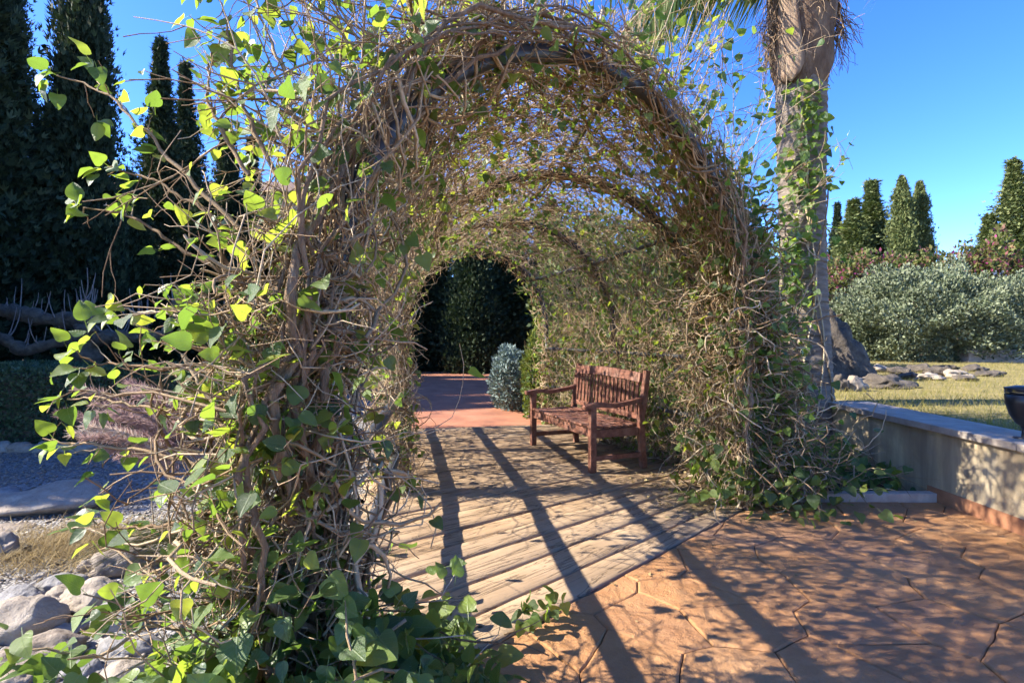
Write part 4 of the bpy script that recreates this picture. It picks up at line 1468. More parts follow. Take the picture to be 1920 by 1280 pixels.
# ivy up the palm
pv = Vine()
for i in range(5):
    a0 = rad(-125 + i * 14)
    pts = []
    for k in range(40):
        z = 0.3 + k * 0.082
        if z > 3.5 - 0.2 * i: break
        a = a0 + 0.30 * math.sin(k * 0.25 + i * 1.7) - 0.2 * math.sin(k * .11)
        c0 = palm_c(z)
        pts.append(c0 + np.array([math.cos(a), math.sin(a), 0]) * (0.255 + 0.04 * math.exp(-z / .5)))
    pv.stems.append(np.array(pts)); pv.srad.append(np.full(len(pts), 0.008))
for i in range(420):
    t = R.random()
    z = 1.55 + 2.15 * t if R.random() < 0.86 else R.uniform(0.5, 1.6)
    w = 0.36 if 2.3 < z < 3.3 else 0.30
    a = rad(-113 + 8 * math.sin(z * 2.3) - (18 if z < 2.2 else 0)) + R.normal() * w
    c0 = palm_c(z)
    out = np.array([math.cos(a), math.sin(a), 0])
    p = c0 + out * (0.265 + abs(R.normal()) * 0.025)
    rleaf(pv, p, out, R.uniform(0.05, 0.09), droop=0.6, up=0.3)
for z, a in ((3.4, -170), (3.55, -150), (1.2, 178), (2.6, -176)):
    c0 = palm_c(z)
    out = np.array([math.cos(rad(a)), math.sin(rad(a)), 0])
    shoot(pv, c0 + out * 0.22, out + np.array([0, 0, 0.1]), 0.25, 0.003, 0.6, 0.06, 1)
po = empty('palm_ivy', (PX, PY - 0.25, 0.1), 'bright green ivy climbing the sunny face of the palm trunk', 'ivy')
pv.build(po, M['ivy'], 300, matstem=M['twig'])

# ivy in the bed at the wall's foot
bv = Vine()
for i in range(420):
    y = R.uniform(4.28, 5.4)
    x = R.uniform(2.15, 3.1)
    z = abs(R.normal()) * 0.10 + (0.35 * max(0, 1 - abs(x - 2.3) / 0.5)) * R.random() + 0.30 * R.random() * max(0, (y - 4.6))
    rleaf(bv, np.array([x, y, z]), nrm(np.array([-0.3, -0.5, 0.5])), R.uniform(0.055, 0.10), droop=0.5)
for i in range(50):
    p = np.array([R.uniform(2.0, 3.05), R.uniform(4.3, 5.2), R.uniform(0.0, 0.35)])
    shoot(bv, p, np.array([R.normal(), -0.3, R.normal() * 0.3]), R.uniform(0.2, 0.5), 0.004, 0.1, 0.07, 1)
bo = empty('bed_ivy', (2.6, 4.8, -0.03), 'dark shaded ivy filling the planting bed between kerb and low wall', 'ivy')
bv.build(bo, M['ivy_dark'], 200)

# ------------------------------------------------------------------ black garden lamp on the coping
lp = empty('garden_lamp', (3.32, 3.62, 0.571), 'black bowl-shaped garden lamp standing on the wall coping', 'lamp')
def lathe(name, prof, mat, parent, n=28, loc=(0, 0, 0)):
    V = [(loc[0] + 0.78 * r_ * math.cos(2 * math.pi * k / n), loc[1] + 0.78 * r_ * math.sin(2 * math.pi * k / n), loc[2] + 0.9 * z) for r_, z in prof for k in range(n)]
    m_ = len(prof)
    q = [(i * n + k, i * n + (k + 1) % n, (i + 1) * n + (k + 1) % n, (i + 1) * n + k) for i in range(m_ - 1) for k in range(n)]
    return link(name, mesh_np(name, V, [np.array(q)]), mat, parent, smooth=True)
LC = (3.32, 3.62, 0.571)
lathe('base', [(0.001, 0.012), (0.07, 0.012), (0.075, 0.0), (0.075, -0.001)], M['black'], lp, loc=LC)
lathe('stem', [(0.02, 0.01), (0.017, 0.06), (0.03, 0.09)], M['black'], lp, loc=LC)
lathe('bowl', [(0.028, 0.088), (0.06, 0.11), (0.10, 0.17), (0.125, 0.25), (0.132, 0.315), (0.122, 0.318), (0.115, 0.25), (0.001, 0.20)], M['black'], lp, loc=LC)
lathe('lens', [(0.001, 0.262), (0.108, 0.262), (0.112, 0.30), (0.001, 0.301)], M['lens'], lp, loc=LC)
for k in range(5):
    lathe('guard_ring', [(0.128 - 0.0 * k, 0.322 + 0.007 * k), (0.133, 0.325 + 0.007 * k), (0.128, 0.328 + 0.007 * k)][:3], M['black'], lp, loc=LC)
lathe('cap', [(0.136, 0.355), (0.138, 0.362), (0.06, 0.378), (0.001, 0.38)], M['black'], lp, loc=LC)


# ------------------------------------------------------------------ rocks
import mathutils
def rock(name, c, size, mat, label, cat='rock', group=None, seed=0, rough=0.22, flat=0.75, rz=0.0, sub=4, facet=0.0):
    bm = bmesh.new()
    bmesh.ops.create_icosphere(bm, subdivisions=sub, radius=1)
    for v in bm.verts:
        p = v.co.normalized()
        d = 1 + rough * noise.noise((p.x * 1.2 + seed * 7.1, p.y * 1.2, p.z * 1.2)) + rough * 0.5 * noise.noise((p.x * 2.9, p.y * 2.9 + seed * 3.3, p.z * 2.9)) + rough * 0.22 * noise.noise((p.x * 7, p.y * 7, p.z * 7 + seed)) + rough * 0.12 * noise.noise((p.x * 17, p.y * 17, p.z * 17 + seed))
        q_ = p * d
        if facet:
            for f in range(5):
                nv = Vector((math.sin(seed * 3 + f * 2.1), math.cos(seed * 5 + f * 1.7), math.sin(seed + f * 1.1) * 0.7)).normalized()
                e = q_.dot(nv) - facet
                if e > 0: q_ -= nv * e * 0.85
        v.co = Vector((q_.x * size[0], q_.y * size[1], q_.z * size[2]))
    me = bpy.data.meshes.new(name); bm.to_mesh(me); bm.free()
    o = link(name, me, mat, smooth=True)
    o.location = c
    o.rotation_euler = (0, 0, rz)
    return tag(o, label, cat, group)

def px_rock(px, py, w, h, mat, label, seed, z=GZ, group=None, rz=0.0, rough=0.34, facet=0.86, name='river_rock'):
    """rock whose centre shows at (px, py) with half sizes w, h in photograph pixels"""
    Y = F * (CAMZ - (z + 0.05)) / (py + h * 0.4 - HOR)
    s = F / Y
    a, b_ = w / s, h / s * 0.92
    X = (px - 960) / F * Y
    return rock(name, (X, Y, z + b_ * 0.55), (a, a * 0.8, b_), mat, label, 'rock', group, seed, rough, rz=rz, facet=facet)

px_rock(232, 1045, 60, 40, M['rock'], 'pale angular rock with a sunlit facet, topmost of the large rocks by the ivy', 1, facet=0.72)
px_rock(168, 1112, 58, 42, M['rock'], 'broad grey-brown rock below the pale angular rock', 2, facet=0.8)
px_rock(222, 1152, 54, 42, M['rock_grey'], 'rounded grey rock touching the ivy below the broad grey-brown rock', 3, rough=0.18)
px_rock(45, 1152, 66, 58, M['rock'], 'big pitted brown rock at the edge of the rock pile', 4, rough=0.3)
px_rock(75, 1215, 70, 42, M['rock'], 'long sloping pale brown rock lowest in the rock pile', 5, rz=0.5)
px_rock(28, 1104, 38, 20, M['rock_grey'], 'flat grey oval stone above the big pitted rock', 6)
px_rock(108, 1082, 42, 20, M['rock_grey'], 'long grey stone lying above the brown cobble', 7, rz=0.4)
px_rock(112, 1103, 33, 21, M['rock'], 'small brown cobble between the long grey stone and the big pitted rock', 8)
px_rock(2, 1022, 28, 34, M['rock'], 'brown boulder cut by the picture edge beside the dry straw', 9)
px_rock(163, 1050, 24, 17, M['rock'], 'small whitish stone against the pale angular rock', 10)
px_rock(232, 1258, 56, 40, M['rock'], 'light brown rock under the ivy leaves at the bottom of the picture', 11, facet=0.8)
px_rock(235, 1200, 60, 26, M['rock_grey'], 'dark shaded stone between the rounded grey rock and the bottom rock', 12)
px_rock(285, 1102, 24, 30, M['rock_grey'], 'small upright grey stone half hidden by ivy', 13)
px_rock(318, 1036, 34, 24, M['rock'], 'brownish stone behind the ivy stems next to the pale angular rock', 14)
px_rock(355, 1060, 34, 26, M['rock'], 'cobble hidden among the vine stems', 15)
px_rock(240, 1010, 32, 16, M['rock'], 'flat tan stone peeking above the pale angular rock', 16)
px_rock(120, 1170, 30, 20, M['rock_grey'], 'dark cobble wedged between the big pitted rock and the rounded grey rock', 17)
for i, (px, py, w, h) in enumerate(((62, 1106, 18, 12), (10, 1128, 22, 14), (130, 1150, 18, 12), (20, 1260, 40, 22), (150, 1240, 34, 22), (300, 1150, 28, 20), (80, 1065, 20, 10), (140, 1072, 16, 9), (330, 1110, 24, 18), (275, 1250, 28, 20))):
    px_rock(px, py, w, h, M['rock' if i % 2 else 'rock_grey'], 'small cobble filling a gap in the rock pile', 30 + i, group='small cobbles in the rock pile')
px_rock(95, 930, 100, 30, M['rock'], 'wide flat boulder lying in the shaded gravel', 21, rz=0.2, rough=0.3, facet=0.85, name='flat_boulder')
px_rock(8, 920, 30, 16, M['rock_grey'], 'small grey stone at the tip of the flat boulder', 22)
px_rock(12, 980, 40, 10, M['rock'], 'thin slab of stone in front of the flat boulder', 23)
HEDGE_Y = 6.45
hl_ = ['rounded edging stone under the low hedge, at the picture edge', 'pale edging stone second along the low hedge', 'third edging stone along the low hedge', 'long low edging stone fourth along the low hedge', 'edging stone nearest the fountain grass']
for i, (px, w) in enumerate(((2, 22), (40, 26), (78, 20), (112, 26), (155, 26))):
    Y = 6.12
    rock('edging_stone', ((px - 960) / F * Y, Y, GZ + 0.05), (w / F * Y, 0.10, 0.085), M['rock'], hl_[i], 'rock', 'edging stones along the low hedge', 50 + i, 0.2)

# rocks on the lawn
def lawn_rock(px, py, w, h, mat, label, seed, facet=0.75, name='lawn_rock'):
    z = 0.55
    Y = F * (CAMZ - z) / (py + h * 0.7 - HOR)
    s = F / Y
    X = (px - 960) / F * Y
    return rock(name, (X, Y, z + h / s * 0.35), (w / s, w / s * 0.8, h / s * 1.05), mat, label, 'rock', None, seed, 0.6, facet=facet)
lawn_rock(1605, 717, 24, 17, M['rock'], 'pale angular block of stone on the lawn just past the palm', 61, 0.66)
lawn_rock(1572, 717, 18, 18, M['rock_dark'], 'grey stone between the palm and the pale angular block', 62)
lawn_rock(1660, 712, 40, 15, M['rock_dark'], 'long dark rock lying in shade on the lawn', 63)
for i, (px, py, w, h) in enumerate(((1650, 690, 22, 9), (1690, 694, 22, 10), (1725, 690, 24, 10), (1760, 696, 28, 11), (1795, 699, 26, 10), (1775, 688, 18, 7), (1705, 703, 20, 8), (1830, 690, 24, 8), (1740, 705, 22, 8), (1850, 699, 30, 7), (1625, 697, 20, 10), (1810, 708, 18, 6))):
    lawn_rock(px, py, w, h, M['rock_dark' if i % 4 else 'rock'], ['squat', 'jagged', 'flat', 'broad', 'low', 'thin', 'dark', 'smooth', 'split', 'spread-out', 'rounded', 'smallest'][i] + ' rock of the rockery ' + ['behind the long dark rock', 'in the middle of the heap', 'beside the dry bush foot', 'at the front of the heap', 'facing the lawn', 'behind the broad one', 'in front of the jagged one', 'near the low stone edging', 'at the heap edge by the grass', 'running out into the grass', 'beside the dark outcrop', 'lying alone on the grass'][i], 70 + i)
bm = bmesh.new()
bmesh.ops.create_icosphere(bm, subdivisions=5, radius=1)
for v_ in bm.verts:
    p_ = v_.co.normalized()
    d_ = 1.0
    for fr, am in ((1.3, 0.30), (2.9, 0.18), (6.5, 0.10), (14, 0.055), (30, 0.025)):
        d_ += am * (1 - 2 * abs(noise.noise((p_.x * fr + 5.1, p_.y * fr, p_.z * fr * 0.7 + 2.2))))
    tp = 1 - 0.45 * max(0, p_.z)
    v_.co = Vector((p_.x * d_ * 0.66 * tp, p_.y * d_ * 0.6 * tp, p_.z * d_ * 0.95))
me = bpy.data.meshes.new('rock_outcrop'); bm.to_mesh(me); bm.free()
ob = link('rock_outcrop', me, M['rock_dark'], smooth=True)  # dark rock colour stands in for the shade on the outcrop
pp = at(1524, 640, 8.6)
ob.location = (pp[0], pp[1], 0.60)
ob.scale = (0.86, 0.86, 0.84)
tag(ob, 'tall rough rock outcrop, painted dark for its shade, standing behind the palm', 'rock')
# low stone edging under the bush
se = link('stone_edging', box_mesh('stone_edging', 5.0, 0.35, 0.34, (0, 0, 0), 0.03), M['coping'])
p = gp(1815, 682, 0.55)
se.location = (p[0] + 2.55, p[1] + 0.2, 0.70)
tag(se, 'low pale stone edging at the foot of the silvery bush', 'edging')


# ------------------------------------------------------------------ shrubs, hedge, trees
def blob_foliage(n, c, radii, lumps=0.16, shell=0.35, seed=0, zmin=None):
    d = sphere_dirs(n)
    l = np.array([1 + lumps * noise.noise((a[0] * 2.6 + seed, a[1] * 2.6, a[2] * 2.6)) * 1.6 + lumps * 0.8 * noise.noise((a[0] * 6, a[1] * 6 + seed, a[2] * 6)) for a in d])
    rr = l * (1 - shell * R.random(n) ** 1.8)
    P = np.array(c) + d * rr[:, None] * np.array(radii)
    if zmin is not None:
        k = P[:, 2] > zmin
        return P[k], d[k]
    return P, d

def shrub(name, c, radii, n, size, mat, label, cat='bush', seed=0, zmin=0.0, lumps=0.16, kind='leaf', up=0.5, group=None):
    root = empty(name, (c[0], c[1], zmin), label, cat, group)
    P, d = blob_foliage(n, c, radii, lumps, 0.35, seed, zmin)
    k = len(P)
    foliage_obj('foliage', P, d * 0.8 + R.normal(size=(k, 3)) * 0.5 + np.array([0, 0, up]), d + R.normal(size=(k, 3)) * 0.7, size * (0.6 + 0.8 * R.random(k)), mat, root, kind)
    st, sr = [], []
    for i in range(14):
        dd = sphere_dirs(1)[0]; dd[2] = abs(dd[2])
        e = np.array(c) + dd * np.array(radii) * 0.85
        b0 = np.array([c[0] + R.normal() * 0.08, c[1] + R.normal() * 0.08, zmin])
        st.append(np.array([b0 + (e - b0) * t + np.array([0, 0, 0.1 * math.sin(t * 3.1)]) for t in np.linspace(0, 1, 7)])); sr.append(np.linspace(0.025, 0.006, 7))
    tube_obj('stem', st, sr, M['trunk'], root, sides=5)
    return root

c = at(1745, 595, 14.0)
shrub('silver_bush', (c[0], 14.3, 1.45), (2.25, 1.7, 1.35), 70000, 0.075, M['silver'], 'large rounded silvery green bush beyond the lawn', seed=1, zmin=0.58, lumps=0.26)
c = at(1925, 610, 14.0)
shrub('silver_bush', (c[0] + 0.5, 14.9, 1.40), (1.7, 1.5, 1.2), 40000, 0.075, M['silver'], 'second silvery bush cut by the picture edge, beside the large rounded one', seed=5, zmin=0.58, lumps=0.26)
c = at(1620, 640, 13.0)
shrub('silver_bush', (c[0], 15.0, 1.05), (0.95, 0.9, 0.85), 18000, 0.075, M['silver'], 'small silvery bush between palm trunk and the large rounded bush', seed=8, zmin=0.58)
shrub('silver_shrub', (-0.02, 9.6, 0.42), (0.33, 0.75, 0.55), 7000, 0.06, M['blueleaf'], 'blue-grey shrub at the far mouth of the arbor, edging the red path', seed=3, zmin=-0.03)
shrub('leafy_shrub', (0.42, 8.5, 0.55), (0.28, 0.5, 0.7), 5000, 0.06, M['shrub'], 'yellow-green shrub at the far end of the arbor beside the blue-grey shrub', seed=4, zmin=-0.03)
# planting behind the arbor, seen through the twigs
for i, (x, y, rx, rz_, lab) in enumerate(((2.6, 9.2, 1.2, 1.5, 'olive green shrub seen through the arbor twigs behind the bench'), (4.2, 11.5, 1.6, 1.9, 'yellowish shrub seen through the vines beside the dark outcrop'), (1.9, 12.5, 1.5, 2.3, 'tall shrub seen through the arbor side above the bench'), (5.6, 15.5, 2.0, 2.3, 'broad shrub behind the yellowish shrub, left of the palm'))):
    shrub('garden_shrub', (x, y, 0.3 + rz_ * 0.6), (rx, rx * 0.8, rz_), 9000, 0.13, M['shrub'], lab, seed=20 + i, zmin=0.1, lumps=0.3)

shrub('yellow_shrub', (3.72, 8.0, 0.95), (0.45, 0.4, 0.62), 5000, 0.07, M['straw'], 'golden dry shrub lit by the sun just beside the palm trunk, behind the vines', seed=31, zmin=0.3, lumps=0.3)

# fan-like young palm behind the arbor
yp = empty('young_palm', (2.7, 11.0, 0.3), 'green palm crown seen through the twigs above the bench', 'palm tree')
tube_obj('trunk', [np.array([(2.7 + 0.03 * k, 11.0, 0.2 + 0.42 * k) for k in range(8)])], [np.full(8, 0.16)], M['trunk'], yp, sides=9)
for i in range(22):
    frond(i * 2.4, rad(R.uniform(-5, 75)), R.uniform(1.2, 1.7), yp, (2.9, 11.0, 3.15), M['palmleaf'], 34, 0.55, 0.35)

# bougainvillea over the pale wall
gw = link('boundary_wall', box_mesh('boundary_wall', 24, 0.3, 3.6, (0, 0, 0), 0.02), M['whitewall'])
gw.location = (20.5, 23.2, 2.05)
gw.rotation_euler = (0, rad(-1.6), rad(4))
tag(gw, 'pale boundary wall glimpsed above the bougainvillea', 'wall')
bx = [(1600, 555, 3.0, 'bougainvillea mound next to the palm trunk'), (1680, 560, 2.2, 'bougainvillea mound behind the large silvery bush, with bright magenta bracts'), (1775, 545, 2.6, 'bougainvillea mound under the two slim cypresses side'), (1870, 525, 2.6, 'bougainvillea mound below the ragged conifer at the picture edge')]
for i, (px, py, w, lab) in enumerate(bx):
    Y = 21.5 - i * 0.3
    p = at(px, py, Y)
    root = empty('bougainvillea', (p[0], Y, 0.6), lab, 'bush')
    P, d = blob_foliage(9500, (p[0], Y, p[2] - 0.55), (w * 0.62, 1.0, 1.75), 0.35, 0.3, 40 + i, 0.6)
    k = len(P)
    foliage_obj('foliage', P, d + R.normal(size=(k, 3)) * 0.8, d + R.normal(size=(k, 3)) * 0.6, 0.11 + 0.10 * R.random(k), M['bougain'], root)
    tube_obj('stem', [np.array([(p[0], Y, 0.5), (p[0] + 0.1, Y, 1.5), (p[0] + 0.3, Y - .2, 2.4)])], [np.array([0.08, 0.06, 0.03])], M['trunk'], root)

# ---- conifers
def conifer_mesh(H, Rb, n_br, sprays, ragged, seed, size, slim=1.0, base=0.02):
    rg = np.random.default_rng(seed)
    P, T, NN = [], [], []
    for i in range(n_br):
        t = base + (1 - base) * rg.random() ** (0.85 if ragged < 0.5 else 1.0)
        prof = (1 - t) ** slim * (0.55 + 0.45 * min(1, (1 - t) * 6)) * min(1, 0.55 + t * 3)
        rr = Rb * prof * (1 + ragged * rg.normal() * 0.6)
        rr = max(rr, 0.02 * Rb)
        az = rg.uniform(0, 2 * np.pi)
        d = np.array([math.cos(az), math.sin(az), 0.35 + 0.5 * rg.random() - ragged * 0.5])
        k = sprays
        f = rg.random(k) ** 0.6
        spread = 0.035 * Rb + 0.20 * rr
        pts = np.array([0, 0, t * H]) + d * (f * rr)[:, None] + rg.normal(size=(k, 3)) * spread * np.array([1, 1, 1.2])
        P.append(pts)
        T.append(np.tile(d * 0.8 + np.array([0, 0, 0.7 - ragged * 0.4]), (k, 1)) + rg.normal(size=(k, 3)) * 0.45)
        NN.append(rg.normal(size=(k, 3)))
    P, T, NN = np.concatenate(P), np.concatenate(T), np.concatenate(NN)
    tV, tF = small_template('spray')
    V, Fc = scatter(tV, tF, P, basis(T, NN), size * (0.6 + 0.8 * rg.random(len(P))))
    return mesh_np('crown', V, [Fc], np.repeat(rg.random(len(P)), len(tV)))

CM = {
    'slim': conifer_mesh(1.0 * 12, 1.35, 460, 74, 0.14, 1, 0.21, 0.55),
    'ragged': conifer_mesh(12.0, 1.9, 950, 30, 0.55, 2, 0.17, 1.25),
    'broad': conifer_mesh(12.0, 2.1, 560, 74, 0.22, 3, 0.24, 0.6),
    'slim2': conifer_mesh(12.0, 1.2, 420, 70, 0.18, 4, 0.20, 0.6),
}
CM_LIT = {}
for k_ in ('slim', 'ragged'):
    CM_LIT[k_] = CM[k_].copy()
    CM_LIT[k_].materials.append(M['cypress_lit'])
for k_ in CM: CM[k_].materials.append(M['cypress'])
trunk_me = None
def conifer(px, Y, top_py, width_px, kind, label, lit=False, rz=0.0, base_z=-0.1, X=None, H=None, group='dark cypresses behind the low hedge', name='cypress_tree'):
    if X is None: X = (px - 960) / F * Y
    if H is None: H = CAMZ + (HOR - top_py) / F * Y - base_z
    natural = {'slim': 1.35, 'ragged': 1.9, 'broad': 2.1, 'slim2': 1.2}[kind]
    w = width_px / F * Y / 2 * 0.72
    s = w / (natural * 1.05)
    root = empty(name, (X, Y, base_z), label, 'tree', group)
    me = (CM_LIT if lit else CM)[kind]
    o = bpy.data.objects.new('crown', me); COL.objects.link(o)
    o.parent = root; o.scale = (s, s, H / 12.0); o.rotation_euler = (0, 0, rz)
    pts = np.array([(0, 0, -0.2), (0.03, 0, H * 0.3), (0, 0.02, H * 0.6), (0, 0, H * 0.93)])
    V, Fc, r_ = tubes([pts], [np.array([0.16, 0.12, 0.08, 0.02]) * max(s, 0.5)], 8)
    t = link('trunk', mesh_np('trunk', V, Fc, r_), M['trunk'], root, keep_world=False, smooth=True)
    return root

conifer(25, 15.5, -260, 230, 'ragged', 'tall dark ragged cypress at the picture edge', rz=0.4)
conifer(160, 14.0, -210, 185, 'slim', 'tallest dense dark cypress, its tip cut by the picture top', rz=1.0)
conifer(306, 19.0, 85, 270, 'ragged', 'pointed dark conifer with a ragged spire standing clear against the sky', rz=2.0)
conifer(352, 20.5, 128, 240, 'ragged', 'thin dark conifer just behind the ragged spire', rz=3.1)
conifer(428, 22.0, 232, 110, 'slim2', 'short narrow dark cypress seen between the vine shoots', rz=0.2)
conifer(474, 22.5, 265, 200, 'ragged', 'smallest dark conifer tip beside the vine', rz=5.0)
conifer(245, 16.5, 330, 150, 'broad', 'broad dark cypress filling the gap below the ragged spire', rz=1.7)
conifer(100, 17.5, 210, 150, 'broad', 'dark cypress half hidden between the two tallest ones', rz=4.2)
conifer(385, 17.5, 380, 200, 'broad', 'bushy dark cypress behind the pollarded tree', rz=2.9)
conifer(-55, 14.5, 60, 190, 'broad', 'dark cypress mostly outside the picture edge', rz=2.2)
labs = ['dark cypress behind the left vine shoots', 'dark cypress behind the thick vine stems', 'dark cypress behind the arch post', 'dark cypress at the left of the tunnel mouth', 'dark cypress at the middle of the tunnel mouth', 'dark cypress at the right of the tunnel mouth', 'dark cypress just past the tunnel mouth', 'dark cypress behind the far roof of the arbor', 'dark cypress farthest along the path bend']
for i, px in enumerate((500, 580, 660, 735, 810, 885, 955, 1030, 1100)):
    conifer(px, 19.0 + 0.3 * math.sin(i * 2.1) - (0.6 if i % 2 else 0), 395 + 18 * math.sin(i * 1.7), 165, 'broad' if i % 2 else 'slim', labs[i], rz=i * 1.3, group='clipped dark cypresses closing the far end of the path', base_z=-0.7)
# unseen cypresses added out of view to shade the far part of the garden
for i, (x, y, h) in enumerate(((-11.2, 9.2, 8.0), (-12.5, 10.2, 9.5), (-14.5, 11.6, 11), (-16.5, 13.0, 12), (-18.5, 15.0, 12), (-12.0, 12.4, 10))):
    conifer(0, y, 0, 430, 'broad', 'dark cypress added unseen past the picture edge to shade the far garden', rz=i * 1.1, X=x, H=h, group='unseen cypresses added for their shade')

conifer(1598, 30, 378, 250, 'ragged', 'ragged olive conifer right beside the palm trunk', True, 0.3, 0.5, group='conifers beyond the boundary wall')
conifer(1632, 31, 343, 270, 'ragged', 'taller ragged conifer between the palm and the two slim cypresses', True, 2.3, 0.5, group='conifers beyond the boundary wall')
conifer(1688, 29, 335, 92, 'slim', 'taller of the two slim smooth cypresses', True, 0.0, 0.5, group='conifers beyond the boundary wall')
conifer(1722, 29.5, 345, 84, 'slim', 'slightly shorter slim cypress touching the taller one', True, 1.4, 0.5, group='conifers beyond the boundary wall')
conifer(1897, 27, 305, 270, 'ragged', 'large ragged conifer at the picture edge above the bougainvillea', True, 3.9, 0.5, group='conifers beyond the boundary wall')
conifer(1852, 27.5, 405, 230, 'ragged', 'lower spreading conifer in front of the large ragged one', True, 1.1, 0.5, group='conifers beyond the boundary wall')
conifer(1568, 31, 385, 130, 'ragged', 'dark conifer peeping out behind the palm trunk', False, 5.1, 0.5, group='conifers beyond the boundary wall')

# ---- clipped low hedge
def box_hedge(name, x0, x1, y0, y1, z0, z1, n, size, mat, label, rz=0):
    root = empty(name, ((x0 + x1) / 2, (y0 + y1) / 2, z0), label, 'hedge')
    A = np.array([(x1 - x0) * (y1 - y0), (x1 - x0) * (z1 - z0), (y1 - y0) * (z1 - z0)])
    f = R.choice(3, n, p=A / A.sum())
    X, Y, Z = R.uniform(x0, x1, n), R.uniform(y0, y1, n), R.uniform(z0, z1, n)
    d = np.zeros((n, 3))
    Z = np.where(f == 0, z1 - abs(R.normal(size=n)) * 0.03 + 0.02 * R.random(n), Z); d[f == 0, 2] = 1
    Y = np.where(f == 1, y0 + abs(R.normal(size=n)) * 0.035 - 0.02 * R.random(n), Y); d[f == 1, 1] = -1
    e = R.random(n) < 0.5
    X = np.where(f == 2, np.where(e, x0, x1) + R.normal(size=n) * 0.02, X); d[f == 2, 0] = np.where(e[f == 2], -1, 1)
    Pw = np.stack([X, Y, Z], 1)
    und = 0.035 * np.sin(Pw[:, 0] * 2.3) * np.cos(Pw[:, 2] * 4 + Pw[:, 0])
    Pw += d * und[:, None]
    foliage_obj('foliage', Pw, d + R.normal(size=(n, 3)) * 0.8 + np.array([0, 0, 0.3]), d + R.normal(size=(n, 3)) * 0.6, size * (0.6 + 0.8 * R.random(n)), mat, root)
    link('core', box_mesh('core', (x1 - x0) - 0.12, (y1 - y0) - 0.12, (z1 - z0) - 0.06, ((x0 + x1) / 2, (y0 + y1) / 2, (z0 + z1) / 2 - 0.03), 0.03), M['trunk'], root)
    return root
box_hedge('clipped_hedge', -7.6, -2.9, 6.35, 7.5, GZ, 0.83, 52000, 0.035, M['hedge'], 'low clipped dark green hedge behind the gravel')
box_hedge('added_shade_hedge', -9.4, -7.75, 3.75, 8.2, GZ, 3.6, 30000, 0.07, M['hedge'], 'tall clipped hedge added unseen past the picture edge to shade the gravel')  # unseen hedge, added and sized to throw shade on the gravel

# ---- pollarded tree
pt = empty('pollarded_tree', tuple(at(165, 690, 9.2)[:2]) + (-0.1,), 'pale pollarded tree with knobbly level arms and thin upright shoots', 'tree')
def limb(pts, rads, name='limb'):
    A = [np.array(p) for p in pts]
    out, ro = [], []
    for i in range(len(A) - 1):
        for t in np.linspace(0, 1, 7)[:-1]:
            out.append(A[i] * (1 - t) + A[i + 1] * t); ro.append(rads[i] * (1 - t) + rads[i + 1] * t)
    out.append(A[-1]); ro.append(rads[-1])
    out = np.array(out)
    for k in range(2): out[1:-1] = (out[:-2] + out[2:] + 2 * out[1:-1]) / 4
    ro = np.array(ro) * (1 + 0.22 * R.normal(size=len(ro)).clip(-1, 1.6))
    out = smooth_path(out, 0.008)
    tube_obj(name, [out], [ro], M['pollard'], pt, sides=12, cap=True)
    return out
Yp = 9.2
limb([at(165, 760, Yp), at(163, 690, Yp), at(166, 640, Yp), at(170, 612, Yp)], [0.22, 0.165, 0.16, 0.17], 'trunk')
arms = []
arms.append(limb([at(165, 632, Yp), at(110, 640, Yp - .1), at(45, 660, Yp - .2), at(5, 632, Yp - .2), at(-40, 610, Yp)], [0.12, 0.085, 0.085, 0.09, 0.09]))
arms.append(limb([at(168, 622, Yp), at(150, 598, Yp + .2), at(100, 600, Yp + .3), at(50, 590, Yp + .3), at(0, 580, Yp + .3)], [0.13, 0.14, 0.11, 0.15, 0.10]))
arms.append(limb([at(170, 634, Yp), at(215, 632, Yp), at(265, 630, Yp), at(312, 628, Yp), at(330, 590, Yp), at(334, 565, Yp)], [0.13, 0.10, 0.085, 0.07, 0.085, 0.11]))
arms.append(limb([at(168, 618, Yp), at(165, 590, Yp), at(158, 575, Yp)], [0.15, 0.12, 0.10]))
arms.append(limb([at(268, 630, Yp), at(266, 608, Yp)], [0.09, 0.09]))
arms.append(limb([at(330, 600, Yp), at(400, 615, Yp + .2), at(440, 600, Yp + .3)], [0.07, 0.06, 0.07]))
sh_p, sh_r = [], []
for a in arms:
    for k in range(16):
        p = a[R.integers(4, len(a))] + R.normal(size=3) * 0.04
        d = nrm(np.array([R.normal() * 0.7, R.normal() * 0.5, 0.35]))
        pts = [p]
        L = R.uniform(0.15, 0.65)
        for j in range(8):
            d = nrm(d + np.array([0, 0, 0.33]) + R.normal(size=3) * 0.06)
            pts.append(pts[-1] + d * L / 8)
        sh_p.append(np.array(pts)); sh_r.append(np.linspace(0.013, 0.004, 9))
for p_, r_ in zip(sh_p, sh_r):
    tube_obj('shoot', [p_], [r_], M['shoot'], pt, sides=5)

# ---- house glimpsed between the conifers
ho = empty('house', (-17, 30, 0), 'ochre house with a tiled roof glimpsed between the dark conifers', 'house')
link('wall', box_mesh('wall', 14, 7, 8.6, (-17, 33, 4.3), 0.02), M['house'], ho)
bm = bmesh.new()
for k in range(36):
    x0, x1 = -24.6 + k * 0.42, -24.6 + (k + 1) * 0.42
    for (y0, z0, y1, z1) in ((29.0, 8.55, 33.0, 10.1), (37.0, 8.55, 33.0, 10.1)):
        va = [bm.verts.new(c_) for c_ in ((x0, y0, z0), ((x0 + x1) / 2, y0, z0 + 0.09), (x1, y0, z0), (x1, y1, z1), ((x0 + x1) / 2, y1, z1 + 0.09), (x0, y1, z1))]
        bm.faces.new((va[0], va[1], va[4], va[5])); bm.faces.new((va[1], va[2], va[3], va[4]))
me = bpy.data.meshes.new('roof'); bm.to_mesh(me); bm.free()
link('roof', me, M['rooftile'], ho)
